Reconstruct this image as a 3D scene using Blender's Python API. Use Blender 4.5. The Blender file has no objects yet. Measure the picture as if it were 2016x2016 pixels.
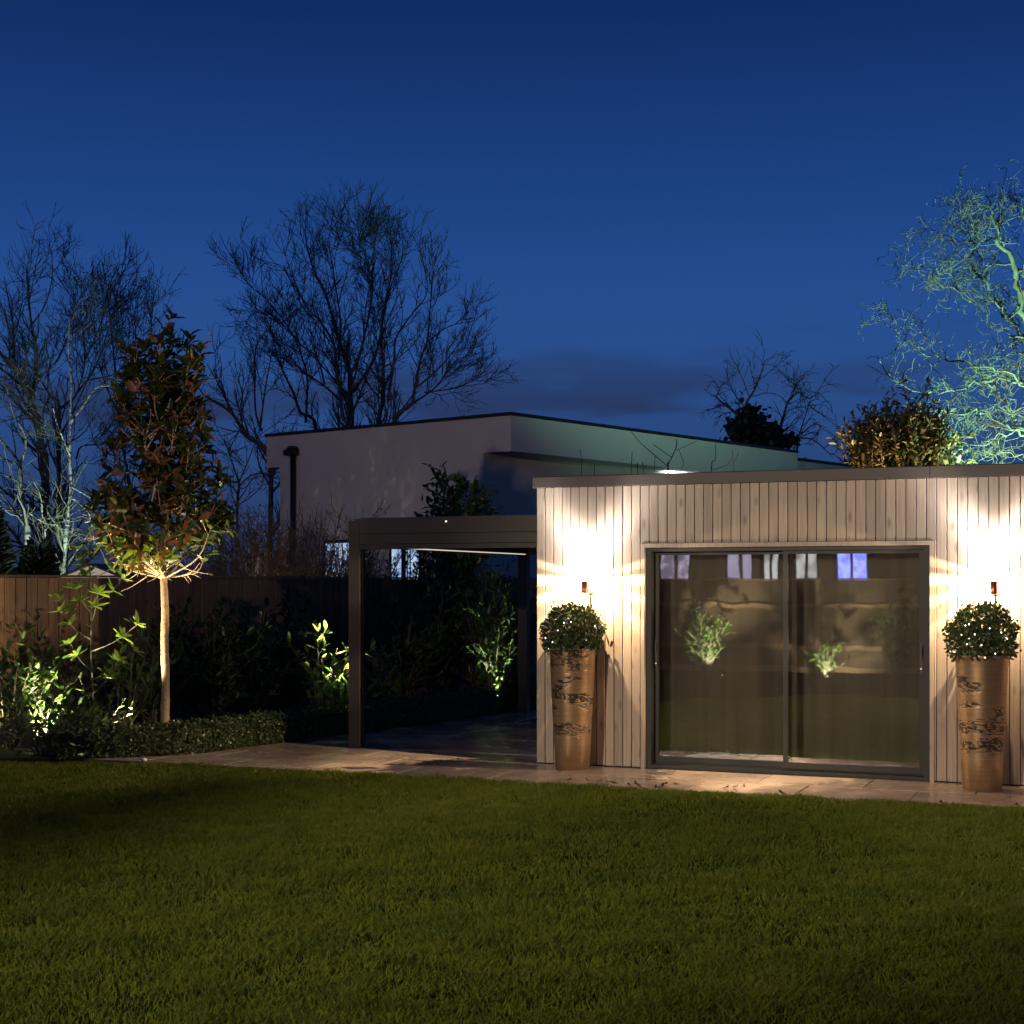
import bpy, math, random
import numpy as np
from mathutils import Vector, Matrix

rng = np.random.default_rng(7)
random.seed(7)
R = math.radians
scene = bpy.context.scene
col = scene.collection

# ------------------------------------------------------------------ camera
cam_d = bpy.data.cameras.new('camera')
cam = bpy.data.objects.new('camera', cam_d)
col.objects.link(cam)
cam.location = (0, 0, 1.70)
cam.rotation_euler = (R(90), 0, 0)
cam_d.sensor_width = 36
cam_d.lens = 3000 / 2016 * 36
cam_d.shift_y = 142 / 2016
cam_d.clip_start = 0.1
cam_d.clip_end = 2000
scene.camera = cam

# ------------------------------------------------------------------ render
scene.render.engine = 'CYCLES'
scene.cycles.use_denoising = True
scene.cycles.max_bounces = 8
scene.cycles.diffuse_bounces = 4
scene.cycles.glossy_bounces = 4
scene.cycles.transparent_max_bounces = 12
scene.cycles.sample_clamp_indirect = 6
vs = scene.view_settings
vs.view_transform = 'Standard'
vs.look = 'None'
vs.exposure = 0
vs.gamma = 1
vs.use_curve_mapping = False

# ------------------------------------------------------------------ sky
SUN_EL, SUN_ROT = R(2.0), R(-120)
SKY_STRENGTH = 0.10
world = bpy.data.worlds.new('World')
scene.world = world
world.use_nodes = True
nt = world.node_tree
N, L = nt.nodes, nt.links
N.clear()
out = N.new('ShaderNodeOutputWorld')
bg = N.new('ShaderNodeBackground')
tc = N.new('ShaderNodeTexCoord')
sky = N.new('ShaderNodeTexSky')
sky.sky_type = 'NISHITA'
sky.sun_disc = False
sky.sun_elevation = SUN_EL
sky.sun_rotation = SUN_ROT
sky.ozone_density = 6.0
sky.dust_density = 0.3
# blue-hour gradient over the sky's elevation, the same all the way round
sp = N.new('ShaderNodeSeparateXYZ')
gr = N.new('ShaderNodeValToRGB')
ce = gr.color_ramp
ce.interpolation = 'B_SPLINE'
stops = [(0.0, (0.22, 0.38, 1.10)), (0.07, (0.24, 0.55, 1.70)), (0.15, (0.25, 0.90, 3.15)), (0.24, (0.14, 0.60, 2.55)),
         (0.36, (0.040, 0.20, 1.02)), (0.6, (0.028, 0.14, 0.74)), (1.0, (0.02, 0.11, 0.6))]
while len(ce.elements) < len(stops):
    ce.elements.new(0.5)
for e, (p, c) in zip(ce.elements, stops):
    e.position = p; e.color = (*[v / 3 for v in c], 1)
sc3 = N.new('ShaderNodeVectorMath'); sc3.operation = 'SCALE'; sc3.inputs['Scale'].default_value = 3.0
L.new(gr.outputs['Color'], sc3.inputs[0])
mixs = N.new('ShaderNodeMix'); mixs.data_type = 'RGBA'; mixs.inputs['Factor'].default_value = 0.9
# low dusk cloud bands: noise on the sky direction, flattened vertically
mp = N.new('ShaderNodeMapping'); mp.inputs['Scale'].default_value = (2.4, 2.4, 11)
mp.inputs['Location'].default_value = (3.1, 0.4, 1.6)
no = N.new('ShaderNodeTexNoise'); no.inputs['Scale'].default_value = 2.0
no.inputs['Detail'].default_value = 4; no.inputs['Roughness'].default_value = 0.5
rp = N.new('ShaderNodeMapRange'); rp.interpolation_type = 'SMOOTHSTEP'
rp.inputs['From Min'].default_value = 0.44; rp.inputs['From Max'].default_value = 0.60
mr = N.new('ShaderNodeMapRange'); mr.interpolation_type = 'SMOOTHSTEP'
mr.inputs['From Min'].default_value = 0.19; mr.inputs['From Max'].default_value = 0.09
mul = N.new('ShaderNodeMath'); mul.operation = 'MULTIPLY'
mul2 = N.new('ShaderNodeMath'); mul2.operation = 'MULTIPLY'; mul2.inputs[1].default_value = 0.85
mixc = N.new('ShaderNodeMix'); mixc.data_type = 'RGBA'
L.new(tc.outputs['Generated'], mp.inputs['Vector'])
L.new(mp.outputs[0], no.inputs['Vector'])
L.new(no.outputs['Fac'], rp.inputs['Value'])
L.new(tc.outputs['Generated'], sp.inputs[0])
L.new(sp.outputs['Z'], mr.inputs['Value'])
L.new(sp.outputs['Z'], gr.inputs['Fac'])
L.new(rp.outputs[0], mul.inputs[0]); L.new(mr.outputs[0], mul.inputs[1])
L.new(mul.outputs[0], mul2.inputs[0])
L.new(sky.outputs[0], mixs.inputs['A'])
L.new(sc3.outputs[0], mixs.inputs['B'])
L.new(mixs.outputs['Result'], mixc.inputs['A'])
mixc.inputs['B'].default_value = (0.20, 0.30, 0.80, 1)
L.new(mul2.outputs[0], mixc.inputs['Factor'])
L.new(mixc.outputs['Result'], bg.inputs['Color'])
bg.inputs['Strength'].default_value = SKY_STRENGTH
L.new(bg.outputs[0], out.inputs['Surface'])

# ================================================================== helpers
HZ, F, CH = 1150.0, 3000.0, 1.70
def at(x, y, Z):
    """point of the place seen at a photograph pixel, Z metres in front of the camera"""
    return np.array(((x - 1008) / F * Z, Z, CH + (HZ - y) / F * Z))
def gnd(x, Z, h=0.0):
    return np.array(((x - 1008) / F * Z, Z, h))

def tag(o, label=None, cat=None, group=None, kind=None):
    if label: o['label'] = label
    if cat: o['category'] = cat
    if group: o['group'] = group
    if kind: o['kind'] = kind
    return o

def empty(name, loc, rz=0.0):
    o = bpy.data.objects.new(name, None)
    o.empty_display_size = 0.2
    o.location = loc; o.rotation_euler = (0, 0, rz)
    col.objects.link(o)
    return o

def link(name, me, mat=None, parent=None, loc=None, rot=None):
    o = bpy.data.objects.new(name, me)
    col.objects.link(o)
    if mat is not None and len(me.materials) == 0:
        me.materials.append(mat)
    if parent is not None: o.parent = parent
    if loc is not None: o.location = loc
    if rot is not None: o.rotation_euler = rot
    return o

class MB:
    """collects boxes, prisms, lathes and tubes and builds one mesh"""
    def __init__(s): s.v = []; s.f = []; s.sm = []
    def add(s, vs_, fs, smooth=False):
        b = len(s.v)
        s.v += [tuple(map(float, p)) for p in vs_]
        s.f += [tuple(i + b for i in f) for f in fs]
        s.sm += [smooth] * len(fs)
        return s
    def box(s, x0, x1, y0, y1, z0, z1, M=None):
        p = [(x0,y0,z0),(x1,y0,z0),(x1,y1,z0),(x0,y1,z0),(x0,y0,z1),(x1,y0,z1),(x1,y1,z1),(x0,y1,z1)]
        if M is not None: p = [M @ Vector(q) for q in p]
        return s.add(p, [(0,3,2,1),(4,5,6,7),(0,1,5,4),(1,2,6,5),(2,3,7,6),(3,0,4,7)])
    def prism(s, prof, axis, a0, a1):
        """prof: list of 2-d points; axis 'z': prof is (x,y); 'x': (y,z)"""
        n = len(prof)
        def mk(p, a):
            return (p[0], p[1], a) if axis == 'z' else (a, p[0], p[1])
        vs_ = [mk(p, a0) for p in prof] + [mk(p, a1) for p in prof]
        fs = [tuple(range(n))[::-1], tuple(range(n, 2*n))]
        fs += [(i, (i+1) % n, n + (i+1) % n, n + i) for i in range(n)]
        return s.add(vs_, fs)
    def lathe(s, prof, seg=24, M=None, smooth=True, caps=True):
        """prof: list of (r, z)"""
        vs_ = []
        for r, z in prof:
            for k in range(seg):
                a = 2 * math.pi * k / seg
                p = Vector((r * math.cos(a), r * math.sin(a), z))
                vs_.append(M @ p if M is not None else p)
        fs = []
        for i in range(len(prof) - 1):
            for k in range(seg):
                k2 = (k + 1) % seg
                fs.append((i*seg+k, i*seg+k2, (i+1)*seg+k2, (i+1)*seg+k))
        s.add(vs_, fs, smooth)
        b = len(s.v) - len(vs_)
        if caps:
            s.f.append(tuple(b + k for k in range(seg))[::-1]); s.sm.append(False)
            s.f.append(tuple(b + (len(prof)-1)*seg + k for k in range(seg))); s.sm.append(False)
        return s
    def tube(s, pts, rad, sides=6):
        v, f = tube_arrays([(np.asarray(pts, float), np.asarray(rad, float))], sides)
        return s.add(v, [tuple(q) for q in f], True)
    def mesh(s, name):
        me = bpy.data.meshes.new(name)
        me.from_pydata(s.v, [], s.f)
        me.polygons.foreach_set('use_smooth', s.sm)
        me.update()
        return me
    def build(s, name, mat, parent=None, loc=None, rot=None):
        return link(name, s.mesh(name), mat, parent, loc, rot)

def tube_arrays(paths, sides):
    V, Fc, off = [], [], 0
    ang = np.arange(sides) * 2 * np.pi / sides
    ca, sa = np.cos(ang), np.sin(ang)
    k = np.arange(sides); k2 = (k + 1) % sides
    for pts, rad in paths:
        n = len(pts)
        t = np.empty_like(pts)
        t[1:-1] = pts[2:] - pts[:-2]
        t[0] = pts[1] - pts[0]; t[-1] = pts[-1] - pts[-2]
        t /= np.linalg.norm(t, axis=1)[:, None] + 1e-9
        ref = np.array((0.31, 0.17, 0.93)) if abs(t[0, 2]) < 0.8 else np.array((0.93, 0.31, 0.17))
        a = np.cross(t, ref); a /= np.linalg.norm(a, axis=1)[:, None] + 1e-9
        b = np.cross(t, a)
        ring = pts[:, None, :] + rad[:, None, None] * (a[:, None, :] * ca[None, :, None] + b[:, None, :] * sa[None, :, None])
        V.append(ring.reshape(-1, 3))
        i = np.arange(n - 1)[:, None] * sides + off
        q = np.stack([i + k, i + k2, i + sides + k2, i + sides + k], -1).reshape(-1, 4)
        Fc.append(q)
        off += n * sides
    return np.concatenate(V), np.concatenate(Fc)

def np_mesh(name, V, Fc, smooth=False, attr=None):
    """V (n,3), Fc (m,k) all faces the same size; attr: per-vertex float 'rnd'"""
    me = bpy.data.meshes.new(name)
    m, k = Fc.shape
    me.vertices.add(len(V)); me.vertices.foreach_set('co', np.ascontiguousarray(V, dtype=np.float32).ravel())
    me.loops.add(m * k); me.loops.foreach_set('vertex_index', np.ascontiguousarray(Fc, dtype=np.int32).ravel())
    me.polygons.add(m); me.polygons.foreach_set('loop_start', np.arange(0, m * k, k, dtype=np.int32))
    me.polygons.foreach_set('use_smooth', np.full(m, smooth))
    if attr is not None:
        at_ = me.attributes.new('rnd', 'FLOAT', 'POINT')
        at_.data.foreach_set('value', np.ascontiguousarray(attr, dtype=np.float32))
    me.update(calc_edges=True)
    return me

def tubes_obj(name, paths, sides, mat, parent=None):
    V, Fc = tube_arrays(paths, sides)
    return link(name, np_mesh(name, V, Fc, True), mat, parent)

# ------------------------------------------------------------------ leaves
def unit(v):
    return v / (np.linalg.norm(v, axis=-1, keepdims=True) + 1e-9)

def leaf_arrays(P, D, Nn, Ln, Wd, fold=0.12, curl=0.15):
    """P base points, D axis directions, Nn approximate normals, Ln, Wd lengths and widths"""
    n = len(P)
    D = unit(D)
    S = unit(np.cross(D, Nn)); U = np.cross(S, D)
    loc = np.array([(0, 0, 0), (0.5, 0, -fold), (1, 0, -curl), (0.36, 0.5, 0.06), (0.36, -0.5, 0.06), (0.76, 0.34, -0.02), (0.76, -0.34, -0.02)])
    V = (P[:, None, :] + D[:, None, :] * (loc[None, :, 0, None] * Ln[:, None, None])
         + S[:, None, :] * (loc[None, :, 1, None] * Wd[:, None, None])
         + U[:, None, :] * (loc[None, :, 2, None] * Ln[:, None, None] * 0.6))
    tri = np.array([(0, 4, 1), (0, 1, 3), (1, 6, 2), (1, 4, 6), (1, 2, 5), (1, 5, 3)])
    Fc = (tri[None] + (np.arange(n) * 7)[:, None, None]).reshape(-1, 3)
    return V.reshape(-1, 3), Fc

def leaves_obj(name, P, D, Nn, Ln, Wd, mat, parent=None, fold=0.12, curl=0.15):
    V, Fc = leaf_arrays(P, D, Nn, Ln, Wd, fold, curl)
    r = np.repeat(rng.random(len(P)), 7)
    return link(name, np_mesh(name, V, Fc, True, r), mat, parent)

def small_leaves_obj(name, P, Nn, size, mat, parent=None):
    """one quad diamond each, for box and groundcover"""
    n = len(P)
    D = unit(np.cross(Nn, rng.normal(size=(n, 3))))
    D = unit(D + 0.5 * unit(Nn))
    S = unit(np.cross(D, Nn))
    ln = size * (0.7 + 0.6 * rng.random(n))
    loc = np.array([(0, 0), (0.5, 0.34), (1, 0), (0.5, -0.34)])
    V = P[:, None, :] + D[:, None, :] * (loc[None, :, 0, None] * ln[:, None, None]) + S[:, None, :] * (loc[None, :, 1, None] * ln[:, None, None])
    Fc = (np.array([(0, 1, 2, 3)])[None] + (np.arange(n) * 4)[:, None, None]).reshape(-1, 4)
    return link(name, np_mesh(name, V.reshape(-1, 3), Fc, False, np.repeat(rng.random(n), 4)), mat, parent)

# ------------------------------------------------------------------ materials
def new_mat(name):
    m = bpy.data.materials.new(name)
    m.use_nodes = True
    b = m.node_tree.nodes['Principled BSDF']
    return m, m.node_tree.nodes, m.node_tree.links, b

def mat_plain(name, c, rough=0.5, metal=0.0, noise=0.12, scale=8.0, bump=0.0, spec=0.5):
    m, n, l, b = new_mat(name)
    t = n.new('ShaderNodeTexCoord'); x = n.new('ShaderNodeTexNoise')
    x.inputs['Scale'].default_value = scale; x.inputs['Detail'].default_value = 6
    l.new(t.outputs['Object'], x.inputs['Vector'])
    r = n.new('ShaderNodeMapRange')
    r.inputs['From Min'].default_value = 0.3; r.inputs['From Max'].default_value = 0.7
    r.inputs['To Min'].default_value = 1 - noise; r.inputs['To Max'].default_value = 1 + noise
    l.new(x.outputs['Fac'], r.inputs['Value'])
    v = n.new('ShaderNodeVectorMath'); v.operation = 'SCALE'; v.inputs[0].default_value = c
    l.new(r.outputs[0], v.inputs['Scale'])
    l.new(v.outputs[0], b.inputs['Base Color'])
    b.inputs['Roughness'].default_value = rough
    b.inputs['Metallic'].default_value = metal
    b.inputs['Specular IOR Level'].default_value = spec
    if bump > 0:
        bp = n.new('ShaderNodeBump'); bp.inputs['Strength'].default_value = bump; bp.inputs['Distance'].default_value = 0.01
        l.new(x.outputs['Fac'], bp.inputs['Height']); l.new(bp.outputs[0], b.inputs['Normal'])
    return m

def mat_emit(name, c, s, c2=None, scale=3.0):
    m, n, l, b = new_mat(name)
    b.inputs['Base Color'].default_value = (0.02, 0.02, 0.02, 1)
    b.inputs['Emission Color'].default_value = (*c, 1)
    b.inputs['Emission Strength'].default_value = s
    if c2 is not None:
        t = n.new('ShaderNodeTexCoord'); x = n.new('ShaderNodeTexNoise'); x.inputs['Scale'].default_value = scale
        l.new(t.outputs['Object'], x.inputs['Vector'])
        k = n.new('ShaderNodeMix'); k.data_type = 'RGBA'
        rr = n.new('ShaderNodeMapRange'); rr.inputs['From Min'].default_value = 0.4; rr.inputs['From Max'].default_value = 0.6
        l.new(x.outputs['Fac'], rr.inputs['Value']); l.new(rr.outputs[0], k.inputs['Factor'])
        k.inputs['A'].default_value = (*c, 1); k.inputs['B'].default_value = (*c2, 1)
        l.new(k.outputs['Result'], b.inputs['Emission Color'])
    return m

def mat_leaf(name, c1, c2, under=None, rough=0.35, trans=0.25, spec=0.5, ulo=-0.4):
    """leaf blade: per-leaf tone between c1 and c2; the underside may have its own colour"""
    m, n, l, b = new_mat(name)
    a = n.new('ShaderNodeAttribute'); a.attribute_name = 'rnd'
    k = n.new('ShaderNodeMix'); k.data_type = 'RGBA'
    l.new(a.outputs['Fac'], k.inputs['Factor'])
    k.inputs['A'].default_value = (*c1, 1); k.inputs['B'].default_value = (*c2, 1)
    src = k.outputs['Result']
    if under is not None:
        g = n.new('ShaderNodeNewGeometry')
        k2 = n.new('ShaderNodeMix'); k2.data_type = 'RGBA'
        st = n.new('ShaderNodeMapRange'); st.inputs['From Min'].default_value = ulo; st.inputs['From Max'].default_value = ulo + 0.3
        l.new(a.outputs['Fac'], st.inputs['Value'])
        mu = n.new('ShaderNodeMath'); mu.operation = 'MULTIPLY'
        l.new(g.outputs['Backfacing'], mu.inputs[0]); l.new(st.outputs[0], mu.inputs[1])
        l.new(mu.outputs[0], k2.inputs['Factor'])
        l.new(src, k2.inputs['A']); k2.inputs['B'].default_value = (*under, 1)
        src = k2.outputs['Result']
    l.new(src, b.inputs['Base Color'])
    b.inputs['Roughness'].default_value = rough
    b.inputs['Specular IOR Level'].default_value = spec
    if trans > 0:
        tr = n.new('ShaderNodeBsdfTranslucent')
        hs = n.new('ShaderNodeHueSaturation'); hs.inputs['Value'].default_value = 1.5; hs.inputs['Saturation'].default_value = 1.15
        l.new(src, hs.inputs['Color']); l.new(hs.outputs[0], tr.inputs['Color'])
        ms = n.new('ShaderNodeMixShader'); ms.inputs[0].default_value = trans
        l.new(b.outputs[0], ms.inputs[1]); l.new(tr.outputs[0], ms.inputs[2])
        l.new(ms.outputs[0], n['Material Output'].inputs['Surface'])
    return m

def mat_wood(name, c1, c2, knots=True, rough=0.6, scale=1.0, wet=0.0):
    """planks running along local Z: grain, knots, each board its own tone"""
    m, n, l, b = new_mat(name)
    t = n.new('ShaderNodeTexCoord'); oi = n.new('ShaderNodeObjectInfo')
    ad = n.new('ShaderNodeVectorMath'); ad.operation = 'ADD'
    sc = n.new('ShaderNodeVectorMath'); sc.operation = 'SCALE'; sc.inputs[0].default_value = (7.3, 3.1, 17.7)
    l.new(oi.outputs['Random'], sc.inputs['Scale'])
    l.new(t.outputs['Object'], ad.inputs[0]); l.new(sc.outputs[0], ad.inputs[1])
    mp_ = n.new('ShaderNodeMapping'); mp_.inputs['Scale'].default_value = (60 * scale, 60 * scale, 2.2 * scale)
    l.new(ad.outputs[0], mp_.inputs['Vector'])
    g = n.new('ShaderNodeTexNoise'); g.inputs['Scale'].default_value = 1.0; g.inputs['Detail'].default_value = 5
    g.inputs['Distortion'].default_value = 0.6
    l.new(mp_.outputs[0], g.inputs['Vector'])
    k = n.new('ShaderNodeMix'); k.data_type = 'RGBA'
    k.inputs['A'].default_value = (*c1, 1); k.inputs['B'].default_value = (*c2, 1)
    rr = n.new('ShaderNodeMapRange'); rr.inputs['From Min'].default_value = 0.3; rr.inputs['From Max'].default_value = 0.72
    l.new(g.outputs['Fac'], rr.inputs['Value']); l.new(rr.outputs[0], k.inputs['Factor'])
    src = k.outputs['Result']
    if knots:
        mp2 = n.new('ShaderNodeMapping'); mp2.inputs['Scale'].default_value = (9 * scale, 9 * scale, 3.4 * scale)
        l.new(ad.outputs[0], mp2.inputs['Vector'])
        vo = n.new('ShaderNodeTexVoronoi'); vo.inputs['Scale'].default_value = 1.0
        l.new(mp2.outputs[0], vo.inputs['Vector'])
        kr = n.new('ShaderNodeMapRange'); kr.inputs['From Min'].default_value = 0.05; kr.inputs['From Max'].default_value = 0.22
        kr.inputs['To Min'].default_value = 0.55; kr.inputs['To Max'].default_value = 1.0
        l.new(vo.outputs['Distance'], kr.inputs['Value'])
        km = n.new('ShaderNodeVectorMath'); km.operation = 'SCALE'
        l.new(src, km.inputs[0]); l.new(kr.outputs[0], km.inputs['Scale'])
        src = km.outputs[0]
    tone = n.new('ShaderNodeMapRange'); tone.inputs['To Min'].default_value = 0.84; tone.inputs['To Max'].default_value = 1.12
    l.new(oi.outputs['Random'], tone.inputs['Value'])
    tm = n.new('ShaderNodeVectorMath'); tm.operation = 'SCALE'
    l.new(src, tm.inputs[0]); l.new(tone.outputs[0], tm.inputs['Scale'])
    l.new(tm.outputs[0], b.inputs['Base Color'])
    b.inputs['Roughness'].default_value = rough
    bp = n.new('ShaderNodeBump'); bp.inputs['Strength'].default_value = 0.25; bp.inputs['Distance'].default_value = 0.004
    l.new(g.outputs['Fac'], bp.inputs['Height']); l.new(bp.outputs[0], b.inputs['Normal'])
    return m

M = {}
M['cedar'] = mat_wood('larch_cladding', (0.40, 0.322, 0.258), (0.285, 0.218, 0.168))
M['batten'] = mat_plain('dark_backing', (0.05, 0.03, 0.02), 0.8)
M['fascia'] = mat_plain('bronze_fascia', (0.068, 0.055, 0.050), 0.55, 0.0, 0.08, 3, spec=0.35)
M['alu'] = mat_plain('anthracite_aluminium', (0.020, 0.020, 0.020), 0.5, 0.0, 0.08, 5, spec=0.3)
M['pergola'] = mat_plain('pergola_grey', (0.058, 0.050, 0.042), 0.45, 0.1, 0.06, 4)
M['copper'] = mat_plain('copper_lamp', (0.45, 0.18, 0.10), 0.35, 0.85, 0.1, 20)
M['steel'] = mat_plain('brushed_steel', (0.6, 0.58, 0.55), 0.3, 1.0, 0.05, 20)
M['render_wall'] = mat_plain('painted_render', (0.52, 0.49, 0.46), 0.9, 0, 0.07, 1.2, 0.05)
M['coping'] = mat_plain('black_coping', (0.012, 0.012, 0.016), 0.5, 0, 0.1)
M['black'] = mat_plain('black_plastic', (0.01, 0.01, 0.011), 0.4, 0, 0.1)
M['fence'] = mat_wood('fence_timber', (0.20, 0.125, 0.075), (0.11, 0.066, 0.04), True, 0.75, 0.7)
M['soil'] = mat_plain('bed_soil', (0.025, 0.017, 0.011), 0.95, 0, 0.4, 12, 0.8)
M['ground'] = mat_plain('dark_earth', (0.03, 0.032, 0.018), 0.95, 0, 0.4, 0.8)
M['bark'] = mat_plain('grey_bark', (0.14, 0.13, 0.105), 0.85, 0, 0.35, 9, 0.3)
M['twig'] = mat_plain('twig_bark', (0.12, 0.112, 0.09), 0.85, 0, 0.3, 9)
M['willow'] = mat_plain('willow_bark', (0.15, 0.15, 0.10), 0.8, 0, 0.25, 7)
M['brown_twig'] = mat_plain('brown_twig', (0.16, 0.115, 0.065), 0.85, 0, 0.3, 3)
M['pale_stem'] = mat_plain('pale_stem', (0.36, 0.25, 0.15), 0.75, 0, 0.25, 26, 0.4)
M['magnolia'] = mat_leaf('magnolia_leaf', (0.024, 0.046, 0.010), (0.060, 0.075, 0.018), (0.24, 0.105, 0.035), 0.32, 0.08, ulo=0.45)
M['magnolia_pale'] = mat_leaf('magnolia_pale_leaf', (0.11, 0.17, 0.025), (0.20, 0.25, 0.045), None, 0.4, 0.3)
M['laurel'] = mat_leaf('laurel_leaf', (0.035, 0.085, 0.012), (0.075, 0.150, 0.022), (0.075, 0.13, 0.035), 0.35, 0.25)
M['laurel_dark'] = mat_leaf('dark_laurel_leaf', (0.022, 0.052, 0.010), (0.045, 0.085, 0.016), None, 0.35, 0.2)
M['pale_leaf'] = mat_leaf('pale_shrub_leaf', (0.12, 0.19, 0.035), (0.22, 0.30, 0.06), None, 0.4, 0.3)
M['box'] = mat_leaf('box_leaf', (0.022, 0.042, 0.010), (0.065, 0.088, 0.026), None, 0.4, 0.2)
M['cover'] = mat_leaf('groundcover_leaf', (0.10, 0.17, 0.03), (0.18, 0.25, 0.06), None, 0.4, 0.2)
M['olive'] = mat_leaf('olive_brown_leaf', (0.15, 0.11, 0.028), (0.26, 0.19, 0.05), None, 0.45, 0.2)
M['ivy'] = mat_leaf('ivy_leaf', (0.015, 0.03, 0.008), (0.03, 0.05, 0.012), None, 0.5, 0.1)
M['conifer'] = mat_leaf('conifer_spray', (0.02, 0.045, 0.015), (0.035, 0.07, 0.025), None, 0.6, 0.1)
M['dead_leaf'] = mat_plain('dead_leaf', (0.045, 0.026, 0.016), 0.6, 0, 0.3, 30)
M['lens'] = mat_emit('lamp_lens', (1.0, 0.93, 0.78), 40)
M['fairy'] = mat_emit('fairy_bulb', (1.0, 0.93, 0.85), 5)
M['led'] = mat_emit('led_strip', (1.0, 0.86, 0.74), 0.75)
M['room_wall'] = mat_plain('room_plaster', (0.62, 0.55, 0.47), 0.9, 0, 0.3, 2.6, 0.1)
M['blind'] = mat_wood('grey_blind_cloth', (0.235, 0.22, 0.20), (0.15, 0.14, 0.125), True, 0.9, 0.16)
M['room_floor'] = mat_plain('room_floor', (0.42, 0.36, 0.32), 0.5, 0, 0.15, 3)

# birch bark with dark bands
m, n, l, b = new_mat('birch_bark')
t = n.new('ShaderNodeTexCoord'); mpb = n.new('ShaderNodeMapping'); mpb.inputs['Scale'].default_value = (6, 6, 22)
x = n.new('ShaderNodeTexNoise'); x.inputs['Scale'].default_value = 0.9; x.inputs['Detail'].default_value = 3
cr = n.new('ShaderNodeValToRGB')
cr.color_ramp.elements[0].position = 0.40; cr.color_ramp.elements[0].color = (0.06, 0.055, 0.045, 1)
cr.color_ramp.elements[1].position = 0.52; cr.color_ramp.elements[1].color = (0.48, 0.47, 0.42, 1)
l.new(t.outputs['Object'], mpb.inputs[0]); l.new(mpb.outputs[0], x.inputs['Vector'])
l.new(x.outputs['Fac'], cr.inputs['Fac']); l.new(cr.outputs['Color'], b.inputs['Base Color'])
b.inputs['Roughness'].default_value = 0.8
M['birch'] = m

# wet porcelain / sandstone paving
m, n, l, b = new_mat('wet_paving')
t = n.new('ShaderNodeTexCoord'); oi = n.new('ShaderNodeObjectInfo')
g = n.new('ShaderNodeNewGeometry')
x = n.new('ShaderNodeTexNoise'); x.inputs['Scale'].default_value = 3.5; x.inputs['Detail'].default_value = 7; x.inputs['Roughness'].default_value = 0.65
l.new(g.outputs['Position'], x.inputs['Vector'])
cr = n.new('ShaderNodeValToRGB')
cr.color_ramp.elements[0].position = 0.3; cr.color_ramp.elements[0].color = (0.34, 0.255, 0.20, 1)
cr.color_ramp.elements[1].position = 0.7; cr.color_ramp.elements[1].color = (0.52, 0.40, 0.31, 1)
l.new(x.outputs['Fac'], cr.inputs['Fac'])
tone = n.new('ShaderNodeMapRange'); tone.inputs['To Min'].default_value = 0.88; tone.inputs['To Max'].default_value = 1.1
l.new(oi.outputs['Random'], tone.inputs['Value'])
tm = n.new('ShaderNodeVectorMath'); tm.operation = 'SCALE'
l.new(cr.outputs['Color'], tm.inputs[0]); l.new(tone.outputs[0], tm.inputs['Scale']); l.new(tm.outputs[0], b.inputs['Base Color'])
x2 = n.new('ShaderNodeTexNoise'); x2.inputs['Scale'].default_value = 1.6; x2.inputs['Detail'].default_value = 4
l.new(g.outputs['Position'], x2.inputs['Vector'])
rr = n.new('ShaderNodeMapRange'); rr.inputs['From Min'].default_value = 0.35; rr.inputs['From Max'].default_value = 0.65
rr.inputs['To Min'].default_value = 0.08; rr.inputs['To Max'].default_value = 0.34
l.new(x2.outputs['Fac'], rr.inputs['Value']); l.new(rr.outputs[0], b.inputs['Roughness'])
x3 = n.new('ShaderNodeTexNoise'); x3.inputs['Scale'].default_value = 14; x3.inputs['Detail'].default_value = 3
l.new(g.outputs['Position'], x3.inputs['Vector'])
bp = n.new('ShaderNodeBump'); bp.inputs['Strength'].default_value = 0.12; bp.inputs['Distance'].default_value = 0.01
l.new(x3.outputs['Fac'], bp.inputs['Height']); l.new(bp.outputs[0], b.inputs['Normal'])
M['paving'] = m

# lawn soil / thatch under the blades
m, n, l, b = new_mat('lawn_thatch')
g = n.new('ShaderNodeNewGeometry')
x = n.new('ShaderNodeTexNoise'); x.inputs['Scale'].default_value = 2.0; x.inputs['Detail'].default_value = 8; x.inputs['Roughness'].default_value = 0.7
l.new(g.outputs['Position'], x.inputs['Vector'])
cr = n.new('ShaderNodeValToRGB')
cr.color_ramp.elements[0].position = 0.35; cr.color_ramp.elements[0].color = (0.016, 0.022, 0.004, 1)
cr.color_ramp.elements[1].position = 0.68; cr.color_ramp.elements[1].color = (0.045, 0.052, 0.009, 1)
l.new(x.outputs['Fac'], cr.inputs['Fac']); l.new(cr.outputs['Color'], b.inputs['Base Color'])
b.inputs['Roughness'].default_value = 1.0; b.inputs['Specular IOR Level'].default_value = 0.0
M['thatch'] = m

# grass blade
m, n, l, b = new_mat('grass_blade')
a = n.new('ShaderNodeAttribute'); a.attribute_name = 'rnd'
g = n.new('ShaderNodeNewGeometry')
x = n.new('ShaderNodeTexNoise'); x.inputs['Scale'].default_value = 2.3; x.inputs['Detail'].default_value = 6; x.inputs['Roughness'].default_value = 0.65
l.new(g.outputs['Position'], x.inputs['Vector'])
cr = n.new('ShaderNodeValToRGB')
cr.color_ramp.elements[0].position = 0.0; cr.color_ramp.elements[0].color = (0.066, 0.112, 0.010, 1)
cr.color_ramp.elements[1].position = 1.0; cr.color_ramp.elements[1].color = (0.215, 0.215, 0.034, 1)
e = cr.color_ramp.elements.new(0.93); e.color = (0.180, 0.195, 0.023, 1)
ad = n.new('ShaderNodeMath'); ad.operation = 'MULTIPLY_ADD'; ad.inputs[1].default_value = 0.55
ma = n.new('ShaderNodeMapRange'); ma.inputs['From Min'].default_value = 0.35; ma.inputs['From Max'].default_value = 0.65; ma.inputs['To Max'].default_value = 0.45
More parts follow.
